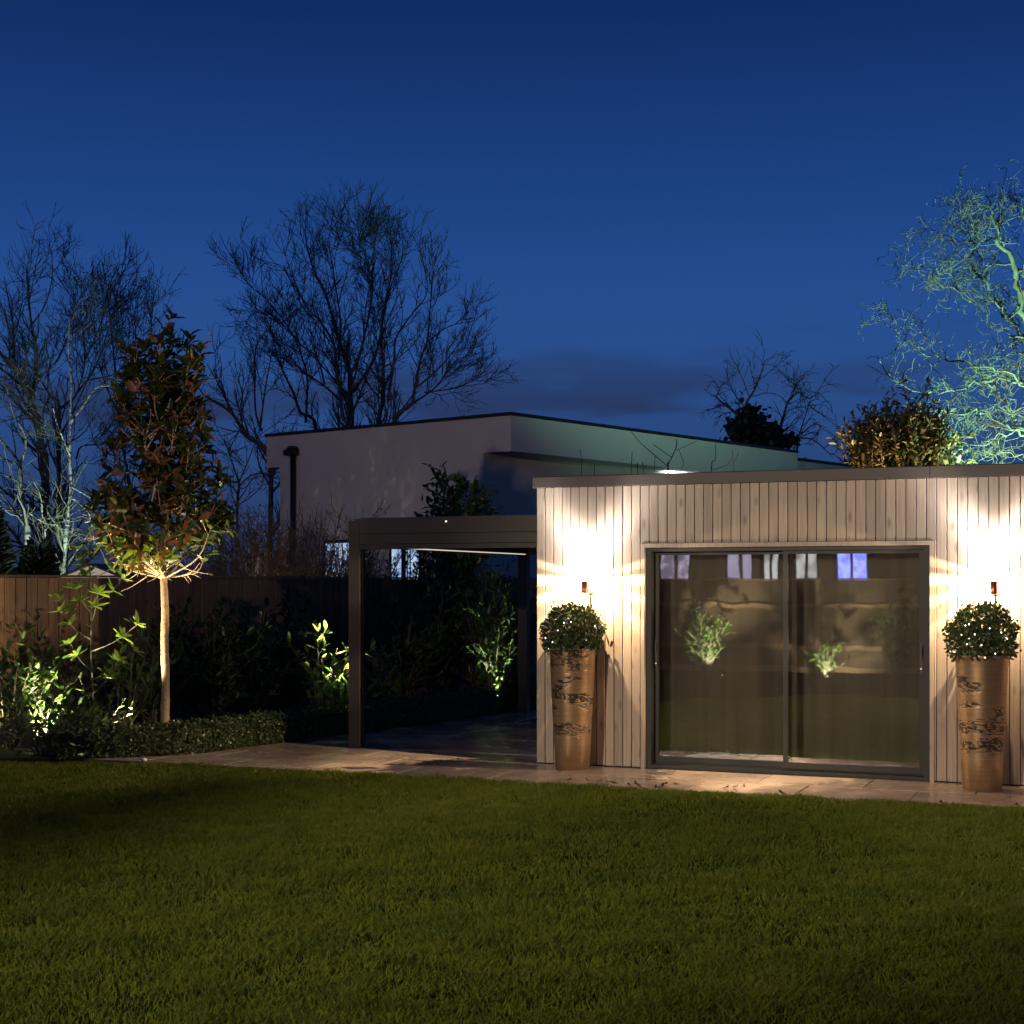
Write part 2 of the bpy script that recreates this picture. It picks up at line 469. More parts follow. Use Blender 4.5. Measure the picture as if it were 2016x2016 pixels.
l.new(x.outputs['Fac'], ma.inputs['Value'])
l.new(a.outputs['Fac'], ad.inputs[0]); l.new(ma.outputs[0], ad.inputs[2])
l.new(ad.outputs[0], cr.inputs['Fac']); l.new(cr.outputs['Color'], b.inputs['Base Color'])
b.inputs['Roughness'].default_value = 0.6; b.inputs['Specular IOR Level'].default_value = 0.15
tr = n.new('ShaderNodeBsdfTranslucent'); l.new(cr.outputs['Color'], tr.inputs['Color'])
ms = n.new('ShaderNodeMixShader'); ms.inputs[0].default_value = 0.3
l.new(b.outputs[0], ms.inputs[1]); l.new(tr.outputs[0], ms.inputs[2])
l.new(ms.outputs[0], n['Material Output'].inputs['Surface'])
M['grass'] = m

# planter: gold-bronze ceramic with dark birch-like scars
m, n, l, b = new_mat('bronze_birch_planter')
t = n.new('ShaderNodeTexCoord'); oi = n.new('ShaderNodeObjectInfo')
sc = n.new('ShaderNodeVectorMath'); sc.operation = 'SCALE'; sc.inputs[0].default_value = (3.1, 5.7, 2.3)
l.new(oi.outputs['Random'], sc.inputs['Scale'])
ad = n.new('ShaderNodeVectorMath'); ad.operation = 'ADD'
l.new(t.outputs['Object'], ad.inputs[0]); l.new(sc.outputs[0], ad.inputs[1])
# horizontal brushed streaks
mp1 = n.new('ShaderNodeMapping'); mp1.inputs['Scale'].default_value = (3, 3, 70); l.new(ad.outputs[0], mp1.inputs[0])
s1 = n.new('ShaderNodeTexNoise'); s1.inputs['Scale'].default_value = 1.0; s1.inputs['Detail'].default_value = 5; l.new(mp1.outputs[0], s1.inputs['Vector'])
k1 = n.new('ShaderNodeMix'); k1.data_type = 'RGBA'
k1.inputs['A'].default_value = (0.25, 0.155, 0.088, 1); k1.inputs['B'].default_value = (0.50, 0.335, 0.20, 1)
l.new(s1.outputs['Fac'], k1.inputs['Factor'])
# scars: ridged noise, stretched round the pot, gathered in bands of height
mp2 = n.new('ShaderNodeMapping'); mp2.inputs['Scale'].default_value = (3.4, 3.4, 9.5); l.new(ad.outputs[0], mp2.inputs[0])
s2 = n.new('ShaderNodeTexNoise'); s2.inputs['Scale'].default_value = 1.5; s2.inputs['Detail'].default_value = 3.5; s2.inputs['Roughness'].default_value = 0.62
s2.inputs['Distortion'].default_value = 1.6
l.new(mp2.outputs[0], s2.inputs['Vector'])
rd = n.new('ShaderNodeMath'); rd.operation = 'SUBTRACT'; rd.inputs[1].default_value = 0.5; l.new(s2.outputs['Fac'], rd.inputs[0])
ab = n.new('ShaderNodeMath'); ab.operation = 'ABSOLUTE'; l.new(rd.outputs[0], ab.inputs[0])
sr = n.new('ShaderNodeMapRange'); sr.interpolation_type = 'SMOOTHSTEP'
sr.inputs['From Min'].default_value = 0.062; sr.inputs['From Max'].default_value = 0.040
l.new(ab.outputs[0], sr.inputs['Value'])
mp3 = n.new('ShaderNodeMapping'); mp3.inputs['Scale'].default_value = (1.3, 1.3, 4.2); l.new(ad.outputs[0], mp3.inputs[0])
s3 = n.new('ShaderNodeTexNoise'); s3.inputs['Scale'].default_value = 1.7; s3.inputs['Detail'].default_value = 2; l.new(mp3.outputs[0], s3.inputs['Vector'])
br = n.new('ShaderNodeMapRange'); br.interpolation_type = 'SMOOTHSTEP'; br.inputs['From Min'].default_value = 0.47; br.inputs['From Max'].default_value = 0.54
l.new(s3.outputs['Fac'], br.inputs['Value'])
sz = n.new('ShaderNodeSeparateXYZ'); l.new(t.outputs['Object'], sz.inputs[0])
lo = n.new('ShaderNodeMapRange'); lo.interpolation_type = 'SMOOTHSTEP'; lo.inputs['From Min'].default_value = 0.26; lo.inputs['From Max'].default_value = 0.36
l.new(sz.outputs['Z'], lo.inputs['Value'])
q1 = n.new('ShaderNodeMath'); q1.operation = 'MULTIPLY'; l.new(sr.outputs[0], q1.inputs[0]); l.new(br.outputs[0], q1.inputs[1])
q2 = n.new('ShaderNodeMath'); q2.operation = 'MULTIPLY'; l.new(q1.outputs[0], q2.inputs[0]); l.new(lo.outputs[0], q2.inputs[1])
k2 = n.new('ShaderNodeMix'); k2.data_type = 'RGBA'
l.new(q2.outputs[0], k2.inputs['Factor']); l.new(k1.outputs['Result'], k2.inputs['A']); k2.inputs['B'].default_value = (0.022, 0.014, 0.009, 1)
l.new(k2.outputs['Result'], b.inputs['Base Color'])
mt = n.new('ShaderNodeMapRange'); mt.inputs['To Min'].default_value = 0.75; mt.inputs['To Max'].default_value = 0.0
l.new(q2.outputs[0], mt.inputs['Value']); l.new(mt.outputs[0], b.inputs['Metallic'])
b.inputs['Roughness'].default_value = 0.36
bp = n.new('ShaderNodeBump'); bp.inputs['Strength'].default_value = 0.5; bp.inputs['Distance'].default_value = 0.006; bp.invert = True
l.new(q2.outputs[0], bp.inputs['Height']); l.new(bp.outputs[0], b.inputs['Normal'])
M['planter'] = m

# sliding door glazing: solar-control glass, part mirror, part clear
m, n, l, b = new_mat('solar_glass')
n.remove(b)
gl = n.new('ShaderNodeBsdfGlossy'); gl.inputs['Roughness'].default_value = 0.015; gl.inputs['Color'].default_value = (0.92, 0.92, 0.95, 1)
tp = n.new('ShaderNodeBsdfTransparent'); tp.inputs['Color'].default_value = (0.90, 0.90, 0.88, 1)
ms = n.new('ShaderNodeMixShader'); ms.inputs[0].default_value = 0.26
l.new(tp.outputs[0], ms.inputs[1]); l.new(gl.outputs[0], ms.inputs[2]); l.new(ms.outputs[0], n['Material Output'].inputs['Surface'])
t = n.new('ShaderNodeTexCoord'); x = n.new('ShaderNodeTexNoise'); x.inputs['Scale'].default_value = 1.4
l.new(t.outputs['Object'], x.inputs['Vector'])
bp = n.new('ShaderNodeBump'); bp.inputs['Strength'].default_value = 0.02; bp.inputs['Distance'].default_value = 0.05
l.new(x.outputs['Fac'], bp.inputs['Height']); l.new(bp.outputs[0], gl.inputs['Normal'])
M['glass'] = m

def spot(name, parent, loc, target, power, color=(1, 0.9, 0.72), size=60, blend=0.6, radius=0.03):
    d = bpy.data.lights.new(name, 'SPOT')
    d.energy = power; d.color = color; d.spot_size = R(size); d.spot_blend = blend; d.shadow_soft_size = radius
    o = bpy.data.objects.new(name, d)
    col.objects.link(o)
    o.location = loc
    v = Vector(target) - Vector(loc)
    o.rotation_euler = v.to_track_quat('-Z', 'Y').to_euler()
    if parent is not None:
        o.parent = parent
        o.matrix_parent_inverse = (Matrix.Translation(parent.location) @ parent.rotation_euler.to_matrix().to_4x4()).inverted()
    return o

# frame of the garden room: s runs along the facade, d out of it towards the lawn
P0 = np.array((0.236, 14.45)); U2 = np.array((0.9275, -0.3738)); N2 = np.array((-0.3738, -0.9275))
FA = math.atan2(U2[1], U2[0])
def fac(s, d, z=0.0):
    p = P0 + U2 * s + N2 * d
    return (float(p[0]), float(p[1]), z)
# objects turned by FA have local +x along the facade and local -y out of it

# ================================================================== setting
b = MB(); b.box(-700, 700, -300, 900, -0.6, -0.10)
tag(b.build('ground', M['ground']), kind='structure')

b = MB(); b.box(-15, 13, -4, 15.6, -0.09, -0.025)
lawn = tag(b.build('lawn', M['thatch']), kind='structure')

HEDGE = [(-4.45, 14.92), (-3.82, 15.08), (-3.19, 15.42), (-2.72, 16.20), (-0.29, 20.0)]
bedpoly = [(-9.5, 14.55), (-5.4, 14.72), (-4.45, 14.80), (-3.80, 14.95), (-3.12, 15.30), (-2.62, 16.12), (-0.16, 19.92), (0.9, 21.6), (3.2, 24.9), (0.5, 26.2), (-9.5, 14.60 - 0.3)]
bedpoly = [(-9.5, 14.0), (-5.6, 14.62), (-4.45, 14.80), (-3.80, 14.95), (-3.12, 15.30), (-2.62, 16.12), (-0.16, 19.92), (0.9, 21.6), (3.2, 24.9), (0.6, 26.4), (-8.3, 13.4)]
bedpoly = [(-5.6, 14.62), (-4.45, 14.80), (-3.80, 14.95), (-3.12, 15.30), (-2.62, 16.12), (-0.16, 19.92), (0.9, 21.6), (3.2, 24.9), (0.7, 26.2), (-6.4, 16.0), (-7.4, 14.45)]
b = MB(); b.prism(bedpoly, 'z', -0.08, 0.018)
tag(b.build('planting_bed', M['soil']), kind='structure')

# patio: mortar bed with its slabs, laid square to the garden room
patio = empty('patio', fac(0, 0), FA)
tag(patio, kind='structure')
b = MB(); b.box(-4.6, 8.0, -1.25, 0.3, -0.09, -0.014)
b.box(-4.3, -0.08, 0.301, 8.2, -0.09, -0.014)
b.build('mortar_bed', mat_plain('mortar', (0.055, 0.045, 0.038), 0.9), patio)
slab_cache = {}
def slab(x0, x1, y0, y1):
    w, h = round(x1 - x0, 3), round(y1 - y0, 3)
    if (w, h) not in slab_cache:
        mb = MB(); c = 0.004
        mb.add([(0,0,-0.03),(w,0,-0.03),(w,h,-0.03),(0,h,-0.03),(0,0,-c),(w,0,-c),(w,h,-c),(0,h,-c),(c,c,0),(w-c,c,0),(w-c,h-c,0),(c,h-c,0)],
               [(0,3,2,1),(0,1,5,4),(1,2,6,5),(2,3,7,6),(3,0,4,7),(4,5,9,8),(5,6,10,9),(6,7,11,10),(7,4,8,11),(8,9,10,11)])
        slab_cache[(w, h)] = mb.mesh('paving_slab')
    o = link('paving_slab', slab_cache[(w, h)], M['paving'], patio, (x0, y0, random.uniform(-0.0015, 0.0015)))
    o.rotation_euler = (random.uniform(-0.001, 0.001), random.uniform(-0.001, 0.001), 0)
J = 0.008
SW, SH = 0.90, 0.632
for r_, (y0, y1) in enumerate([(-1.27, -0.638), (-0.638, -0.006)]):
    x = -4.5 + (0.45 if r_ % 2 else 0)
    while x < 7.4:
        slab(x + J/2, x + SW - J/2, y0 + J/2, y1 - J/2); x += SW
for r_ in range(11):
    y0 = -0.006 + r_ * SH
    x = -0.02 - SW
    while x > -4.4 + 0.0:
        slab(x + J/2, x + SW - J/2, y0 + J/2, y0 + SH - J/2); x -= SW

# grass blades of the lawn
def lawn_mask(X, Y):
    d = (X - P0[0]) * N2[0] + (Y - P0[1]) * N2[1]
    rag = 0.035 * np.sin(X * 9.0) * np.sin(X * 3.7 + 1)
    return (d > 1.265 + rag * 0.6) & ((X > -3.4) | (Y < 14.66 + 0.1 * np.sin(X * 2.1)))
def smooth_noise(X, Y, sc, seed):
    r_ = np.random.default_rng(seed); g_ = r_.random((64, 64))
    fx, fy = X / sc, Y / sc
    ix, iy = np.floor(fx).astype(int), np.floor(fy).astype(int)
    tx, ty = fx - ix, fy - iy
    tx = tx*tx*(3-2*tx); ty = ty*ty*(3-2*ty)
    q = lambda a, c: g_[a % 64, c % 64]
    return (q(ix,iy)*(1-tx)+q(ix+1,iy)*tx)*(1-ty)+(q(ix,iy+1)*(1-tx)+q(ix+1,iy+1)*tx)*ty
NB = 600000
Yb = 4.9 + (15.2 - 4.9) * rng.random(NB) ** 1.12
Xb = (rng.random(NB) * 2 - 1) * (0.345 * Yb + 0.85)
Xb -= 0.10
ok = lawn_mask(Xb, Yb)
Xb, Yb = Xb[ok], Yb[ok]
hn = 0.55 * smooth_noise(Xb, Yb, 0.33, 1) + 0.45 * smooth_noise(Xb, Yb, 0.11, 2)
big = smooth_noise(Xb, Yb, 0.9, 3)
keep = rng.random(len(Xb)) < (0.26 + 1.1 * hn)
Xb, Yb, hn, big = Xb[keep], Yb[keep], hn[keep], big[keep]
n_ = len(Xb)
hh = (0.012 + 0.046 * hn + 0.012 * rng.random(n_)) * (0.75 + 0.45 * big)
az = rng.random(n_) * 2 * np.pi + 0.0
lean = (0.35 + 0.75 * rng.random(n_)) * hh
wd = 0.0022 + 0.0016 * rng.random(n_)
dx, dy = np.cos(az), np.sin(az)
fa_ = rng.random(n_) * np.pi
sx, sy = np.cos(fa_) * wd, np.sin(fa_) * wd
zb = np.full(n_, -0.026)
Vb = np.empty((n_, 5, 3))
Vb[:, 0] = np.stack([Xb - sx, Yb - sy, zb], -1); Vb[:, 1] = np.stack([Xb + sx, Yb + sy, zb], -1)
mx, my, mz = Xb + dx * lean * 0.35, Yb + dy * lean * 0.35, zb + hh * 0.6
Vb[:, 2] = np.stack([mx - sx * 0.8, my - sy * 0.8, mz], -1); Vb[:, 3] = np.stack([mx + sx * 0.8, my + sy * 0.8, mz], -1)
Vb[:, 4] = np.stack([Xb + dx * lean, Yb + dy * lean, zb + hh], -1)
tri = np.array([(0, 1, 3), (0, 3, 2), (2, 3, 4)])
Fb = (tri[None] + (np.arange(n_) * 5)[:, None, None]).reshape(-1, 3)
rb = np.repeat(np.clip(rng.random(n_) * 0.9 + (rng.random(n_) > 0.96) * 0.3, 0, 1.2), 5)
grass = link('grass', np_mesh('grass', Vb.reshape(-1, 3), Fb, False, rb), M['grass'])
tag(grass, 'short damp green lawn grass in front of the paved strip', 'grass', kind='stuff')

# ================================================================== garden room
room = empty('garden_room', fac(0, 0), FA)
tag(room, 'flat-roofed garden room clad in pale vertical larch boards with wide sliding glass doors', 'garden room')
LEN, DEP, TOP = 6.3, 3.7, 2.716
DL, DR, DT = 1.064, 3.618, 2.036
PITCH = 0.0855
FASC = 2.612
board_cache = {}
def board(x0, x1, z0, z1):
    w, h = round(x1 - x0, 4), round(z1 - z0, 4)
    if (w, h) not in board_cache:
        c = 0.003
        mb = MB(); mb.prism([(0, 0.02), (0, c), (c, 0), (w - c, 0), (w, c), (w, 0.02)], 'z', 0, h)
        board_cache[(w, h)] = mb.mesh('cladding_board')
    o = link('cladding_board', board_cache[(w, h)], M['cedar'], room, (x0, random.uniform(-0.0015, 0.0015), z0))
GAP = 0.0062
i = 0
x = 0.0
while x < LEN - 0.05:
    x0, x1 = x, x + PITCH - GAP
    tL, tR = DL - 0.035, DR + 0.035
    if x1 <= tL or x0 >= tR:
        board(x0, x1, 0.012, FASC - 0.004)
    elif x0 < tL < x1 or x0 < tR < x1:
        board(x0, x1, DT + 0.042, FASC - 0.004)
        if x0 < tL < x1 and tL - x0 > 0.012: board(x0, tL - 0.003, 0.012, DT + 0.040)
        if x0 < tR < x1 and x1 - tR > 0.012: board(tR + 0.003, x1, 0.012, DT + 0.040)
    else:
        board(x0, x1, DT + 0.042, FASC - 0.004)
    x += PITCH
b = MB()
b.box(0.002, DL - 0.02, 0.024, 0.14, 0.0, FASC); b.box(DR + 0.02, LEN, 0.024, 0.14, 0.0, FASC); b.box(DL - 0.02, DR + 0.02, 0.024, 0.14, DT + 0.02, FASC)
b.box(0.002, 0.11, 0.14, DEP, 0.0, FASC); b.box(LEN - 0.11, LEN, 0.14, DEP, 0.0, FASC); b.box(0.11, LEN - 0.11, DEP - 0.12, DEP, 0.0, FASC)
b.build('wall_core', M['batten'], room)
b = MB(); b.box(-0.012, 0.0015, 0.03, DEP, 0.012, FASC)
b.build('side_cladding', M['cedar'], room)
b = MB(); b.prism([(-0.035, FASC), (-0.035, TOP - 0.008), (-0.028, TOP), (0.30, TOP), (0.30, FASC + 0.02), (0.02, FASC)], 'x', -0.03, 3.62)
fa1 = b.build('fascia', M['fascia'], room)
b = MB(); b.prism([(-0.036, FASC), (-0.036, TOP - 0.007), (-0.029, TOP + 0.001), (0.30, TOP + 0.001), (0.30, FASC + 0.02), (0.02, FASC)], 'x', 3.623, LEN + 0.03)
b.build('fascia', M['fascia'], room)
b = MB(); b.box(0.0, LEN, 0.30, DEP, FASC, TOP - 0.05)
b.build('roof', M['coping'], room)
b = MB()
b.box(DL - 0.035, DL, -0.012, 0.10, 0.0, DT + 0.038); b.box(DR, DR + 0.035, -0.012, 0.10, 0.0, DT + 0.038)
b.box(DL, DR, -0.012, 0.10, DT, DT + 0.038)
b.build('door_trim', M['cedar'], room)
# interior
b = MB(); b.box(0.11, LEN - 0.11, 0.14, DEP - 0.12, -0.03, 0.0)
b.build('room_floor', M['room_floor'], room)
b = MB(); b.box(0.112, LEN - 0.112, 1.55, 1.60, 0.001, 2.45)
b.build('partition_wall', M['room_wall'], room)
b = MB(); b.box(DL - 0.05, DR + 0.05, 0.36, 0.366, 0.055, 2.2); b.lathe([(0.035, DL - 0.06), (0.035, DR + 0.06)], 14, Matrix.Translation((0, 0.38, 2.22)) @ Matrix.Rotation(R(90), 4, 'Y'))
b.box(DL - 0.05, DR + 0.05, 0.352, 0.374, 0.03, 0.0545)
b.build('added_blind', M['blind'], room)  # blind added close behind the glass to even out its grey tone
b = MB(); b.box(0.11, LEN - 0.11, 0.142, 1.549, 2.45, 2.50)
b.build('room_ceiling', M['room_wall'], room)
# sliding doors
fr = MB()
fr.box(DL + 0.001, DL + 0.055, 0.03, 0.16, 0.0, DT - 0.001); fr.box(DR - 0.055, DR - 0.001, 0.03, 0.16, 0.0, DT - 0.001)
fr.box(DL + 0.055, DR - 0.055, 0.03, 0.16, DT - 0.036, DT - 0.001); fr.box(DL + 0.055, DR - 0.055, 0.03, 0.16, 0.0, 0.035)
fr.box(DL + 0.055, DR - 0.055, 0.105, 0.110, 0.035, 0.050)
fr.build('door_frame', M['alu'], room)
def door_panel(x0, x1, y0, y1, hs):
    z0, z1 = 0.052, DT - 0.037
    q = MB()
    q.box(x0, x0 + 0.042, y0, y1, z0, z1); q.box(x1 - 0.042, x1, y0, y1, z0, z1)
    q.box(x0 + 0.042, x1 - 0.042, y0, y1, z0, z0 + 0.055); q.box(x0 + 0.042, x1 - 0.042, y0, y1, z1 - 0.03, z1)
    p = q.build('door_panel', M['alu'], room)
    yc = (y0 + y1) / 2
    q = MB(); q.box(x0 + 0.040, x1 - 0.040, yc - 0.003, yc + 0.003, z0 + 0.053, z1 - 0.028)
    q.build('pane', M['glass'], p)
    hx = (x0 + 0.021) if hs < 0 else (x1 - 0.021)
    q = MB(); q.box(hx - 0.014, hx + 0.014, y0 - 0.007, y0 - 0.0005, 0.93, 1.19)
    q.build('handle_plate', M['black'], p)
    q = MB(); q.box(hx - 0.010, hx + 0.010, y0 - 0.010, y0 - 0.0072, 0.938, 1.182)
    q.box(hx - 0.005, hx + 0.005, y0 - 0.030, y0 - 0.010, 1.06, 1.17)
    q.build('handle', M['fascia'], p)
    q = MB(); q.lathe([(0.010, 0), (0.010, 0.012), (0.007, 0.015)], 12, Matrix.Translation((hx, y0 - 0.010, 0.968)) @ Matrix.Rotation(R(90), 4, 'X'))
    q.build('lock_barrel', M['steel'], p)
door_panel(DL + 0.056, 2.40, 0.116, 0.152, -1)
door_panel(2.335, DR - 0.056, 0.062, 0.100, 1)

# ------------------------------------------------------------------ wall lights
def angular(light, stops, strength, away=None):
    """emission by angle from the lamp axis (local +Z is up the tube)"""
    light.use_nodes = True
    n, l = light.node_tree.nodes, light.node_tree.links
    em = n['Emission']
    t = n.new('ShaderNodeTexCoord'); s_ = n.new('ShaderNodeSeparateXYZ'); ac = n.new('ShaderNodeMath'); ac.operation = 'ARCCOSINE'
    dv = n.new('ShaderNodeMath'); dv.operation = 'DIVIDE'; dv.inputs[1].default_value = math.pi
    r_ = n.new('ShaderNodeValToRGB'); cr_ = r_.color_ramp; cr_.interpolation = 'LINEAR'
    while len(cr_.elements) < len(stops): cr_.elements.new(0.5)
    for e, (deg, v) in zip(cr_.elements, stops):
        e.position = deg / 180; e.color = (v, v, v, 1)
    l.new(t.outputs['Normal'], s_.inputs[0]); l.new(s_.outputs['Z'], ac.inputs[0]); l.new(ac.outputs[0], dv.inputs[0])
    l.new(dv.outputs[0], r_.inputs['Fac'])
    ml = n.new('ShaderNodeMath'); ml.operation = 'MULTIPLY'; ml.inputs[1].default_value = strength
    l.new(r_.outputs['Color'], ml.inputs[0])
    src = ml.outputs[0]
    if away is not None:                     # made-up weighting: less light on the wall, more on the paving
        mr_ = n.new('ShaderNodeMapRange'); mr_.inputs['From Min'].default_value = 1; mr_.inputs['From Max'].default_value = -1
        mr_.inputs['To Min'].default_value = away[0]; mr_.inputs['To Max'].default_value = away[1]
        l.new(s_.outputs['Y'], mr_.inputs['Value'])
        m2 = n.new('ShaderNodeMath'); m2.operation = 'MULTIPLY'; l.new(src, m2.inputs[0]); l.new(mr_.outputs[0], m2.inputs[1]); src = m2.outputs[0]
    l.new(src, em.inputs['Strength'])

def wall_light(s, label):
    z = 1.633
    o = empty('wall_light', fac(s, 0, z), FA)
    tag(o, label, 'wall light', 'copper up-lights on the larch wall')
    q = MB(); q.lathe([(0.031, 0), (0.031, 0.008), (0.024, 0.014)], 20, Matrix.Translation((0, -0.001, 0)) @ Matrix.Rotation(R(90), 4, 'X'))
    q.build('backplate', M['copper'], o)
    q = MB(); q.tube([(0, -0.012, 0), (0, -0.15, 0.012)], [0.006, 0.006], 8)
    q.build('arm', M['copper'], o)
    q = MB(); zc = 0.038
    q.lathe([(0.0, -0.055), (0.027, -0.055), (0.029, -0.05), (0.029, 0.055), (0.0255, 0.055), (0.0255, 0.01), (0.0, 0.01)], 24, Matrix.Translation((0, -0.175, zc)), caps=False)
    q.build('tube', M['copper'], o)
    q = MB(); q.lathe([(0.0, 0.035), (0.020, 0.035), (0.018, 0.050), (0.0, 0.056)], 16, Matrix.Translation((0, -0.175, zc)), caps=False)
    q.build('bulb', M['lens'], o)
    d = bpy.data.lights.new('up_beam', 'POINT'); d.energy = UP_W; d.color = (1, 0.95, 0.91); d.shadow_soft_size = 0.012
    angular(d, [(0, 0.14), (10, 0.17), (17, 0.30), (24, 0.85), (29, 1.0), (37, 0.9), (44, 0.42), (52, 0.2), (62, 0.13), (72, 0.09), (82, 0.05), (92, 0.02), (100, 0.0)], 1.0)
    lo_ = bpy.data.objects.new('up_beam', d); col.objects.link(lo_); lo_.parent = o; lo_.location = (0, -0.175, zc + 0.068)
    d = bpy.data.lights.new('side_glow', 'POINT'); d.energy = SIDE_W; d.color = (1, 0.73, 0.44); d.shadow_soft_size = 0.004
    angular(d, [(0, 0.0), (69, 0.02), (72, 0.30), (77, 0.26), (80, 0.08), (84, 0.12), (87, 1.0), (94, 0.95), (97, 0.30), (104, 0.34), (107, 0.95), (113, 0.80), (116, 0.42), (124, 0.45), (127, 0.78), (134, 0.68), (138, 0.50), (165, 0.42)], 1.0, (0.08, 1.92))
    lo_ = bpy.data.objects.new('side_glow', d); col.objects.link(lo_); lo_.parent = o; lo_.location = (0, -0.14, zc + 0.070)
    return o
UP_W, SIDE_W = 280.0, 620.0
wall_light(0.54, 'small copper up-light on the boards between the pergola and the sliding doors')
wall_light(4.157, 'small copper up-light on the boards beside the handle end of the doors')

# ------------------------------------------------------------------ planters
def planter(s, d, label, rot, grp='tall bronze planters'):
    o = empty('planter', fac(s, d), rot)
    tag(o, label, 'planter', grp)
    q = MB()
    q.lathe([(0.150, 0.0), (0.158, 0.006), (0.170, 0.25), (0.184, 0.50), (0.197, 0.75), (0.208, 0.98), (0.2145, 1.10), (0.2165, 1.112), (0.215, 1.117), (0.203, 1.117), (0.198, 1.05)], 48, caps=False)
    q.add([(0.15 * math.cos(a * math.pi / 12), 0.15 * math.sin(a * math.pi / 12), 0.0) for a in range(24)], [tuple(range(24))[::-1]])
    q.build('vessel', M['planter'], o)
    q = MB(); q.lathe([(0.0, 1.075), (0.199, 1.075)], 32, caps=False); q.build('soil', M['soil'], o)
    return o
pl1 = planter(0.452, 0.262, 'tall bronze planter with bands of cracked bark scars, by the pergola corner', 0.4)
pl2 = planter(4.077, 0.36, 'tall bronze planter with a few dark bark scars, by the door handle side', 2.9)
for pl, (s, d) in ((pl1, (0.452, 0.262)), (pl2, (4.077, 0.36))):
    if pl is pl1:
        q = MB(); a = math.radians(-65 - math.degrees(0.4))
        Mx = Matrix.Rotation(a, 4, 'Z') @ Matrix.Translation((0.2135, 0, 1.055)) @ Matrix.Rotation(R(90), 4, 'Y')
        q.lathe([(0.019, -0.004), (0.021, 0.004), (0.016, 0.008), (0.008, 0.005), (0.0, 0.006)], 16, Mx, caps=False)
        q.build('knot', M['planter'], pl)

def box_ball(s, d, rx, zc, rz, label):
    o = empty('box_ball', fac(s, d, 1.075))
    tag(o, label, 'topiary', 'clipped box balls in the bronze planters')
    n_ = 5200
    v = unit(rng.normal(size=(n_, 3)))
    th = np.arctan2(v[:, 1], v[:, 0])
    lump = 1 + 0.05 * np.sin(5 * th + 3 * v[:, 2]) + 0.05 * np.sin(9 * v[:, 2] + 2 * th) + 0.05 * rng.normal(size=n_)
    rad = np.where(rng.random(n_) < 0.72, 0.93 + 0.1 * rng.random(n_), 0.45 + 0.5 * rng.random(n_)) * lump
    P = v * rad[:, None] * np.array((rx, rx, rz)) + np.array((0, 0, zc - 1.075))
    kp = (P[:, 2] > 0.0) & ((P[:, 2] > 0.05) | (np.hypot(P[:, 0], P[:, 1]) < 0.2) | (np.hypot(P[:, 0], P[:, 1]) > 0.22))
    small_leaves_obj('foliage', P[kp], v[kp] + 0.6 * rng.normal(size=(kp.sum(), 3)), 0.034, M['box'], o)
    paths = []
    for k in range(26):
        w = unit(rng.normal(size=3) + np.array((0, 0, 0.5)))
        e = w * np.array((rx, rx, rz)) * 0.9 + np.array((0, 0, zc - 1.075))
        paths.append((np.array([(0, 0, 0), e * 0.45 + np.array((0, 0, 0.03)), e]), np.array((0.008, 0.005, 0.002))))
    tubes_obj('stem', paths, 4, M['bark'], o)
    return o
box_ball(0.452, 0.262, 0.272, 1.255, 0.245, 'flattened clipped box ball with fairy lights, in the planter by the pergola')
box_ball(4.077, 0.36, 0.268, 1.265, 0.262, 'rounder clipped box ball dotted with fairy lights, by the door handle side')

def fairy(s, d, rx, zc, rz, nb, label):
    o = empty('fairy_light_string', fac(s, d, 1.1))
    tag(o, label, 'fairy lights', 'fairy light strings on the box balls')
    pts = []
    for k in range(nb):
        t_ = (k + 0.5) / nb
        el = -0.75 + 1.35 * t_ + random.uniform(-0.12, 0.12)
        az = k * 2.399 + random.uniform(-0.4, 0.4)
        pts.append(np.array((math.cos(az) * math.cos(el) * rx * 1.05, math.sin(az) * math.cos(el) * rx * 1.05, math.sin(el) * rz * 1.05 + zc - 1.1)))
    pts = [p for p in pts if p[2] > 0.0]
    q = MB()
    for p in pts:
        q.lathe([(0.0, -0.006), (0.0045, -0.003), (0.0045, 0.003), (0.0, 0.006)], 6, Matrix.Translation(p), caps=False)
    q.build('bulbs', M['fairy'], o)['kind'] = 'stuff'
    order = sorted(pts, key=lambda p: (round(p[2] / 0.07), math.atan2(p[1], p[0])))
    w = []
    for p, q2 in zip(order[:-1], order[1:]):
        mid = (p + q2) / 2
        w.append(np.array([p, mid * 0.96, q2]))
    tubes_obj('wire', [(x_, np.full(3, 0.0009)) for x_ in w], 3, M['black'], o)
fairy(0.452, 0.262, 0.272, 1.255, 0.245, 26, 'string of tiny white lights on the flattened box ball by the pergola')
fairy(4.077, 0.36, 0.268, 1.265, 0.262, 44, 'string of tiny white lights on the rounder box ball by the door handle')

# fallen leaves along the lawn edge of the paving
LEAF = [(1112,1537),(1163,1538),(1200,1543),(1219,1543),(1240,1546),(1261,1548),(1292,1551),(1301,1545),(1304,1548),(1340,1545),(1424,1552),(1438,1550),(1465,1550),(1453,1558),(1270,1552),(1855,1581),(1990,1586),(1550,1563)]
for k, (x_, y_) in enumerate(LEAF):
    Z = 1.7 * F / (y_ - HZ)
    p = gnd(x_, Z)
    a = random.uniform(0, 6.28); ln = random.uniform(0.05, 0.10)
    V, Fc = leaf_arrays(np.array([(0, 0, 0.0)]), np.array([(math.cos(a), math.sin(a), 0.15)]), np.array([(0.1, -0.2, 1.0)]), np.array([ln]), np.array([ln * 0.5]), -0.2, random.uniform(-0.6, -0.2))
    V[:, 2] -= V[:, 2].min()
    o = link('fallen_leaf', np_mesh('fallen_leaf', V, Fc, True), M['dead_leaf'], None, (p[0], p[1], 0.003))
    tag(o, 'curled dark fallen leaf on the paving near the lawn edge', 'leaf', 'fallen leaves on the paving')

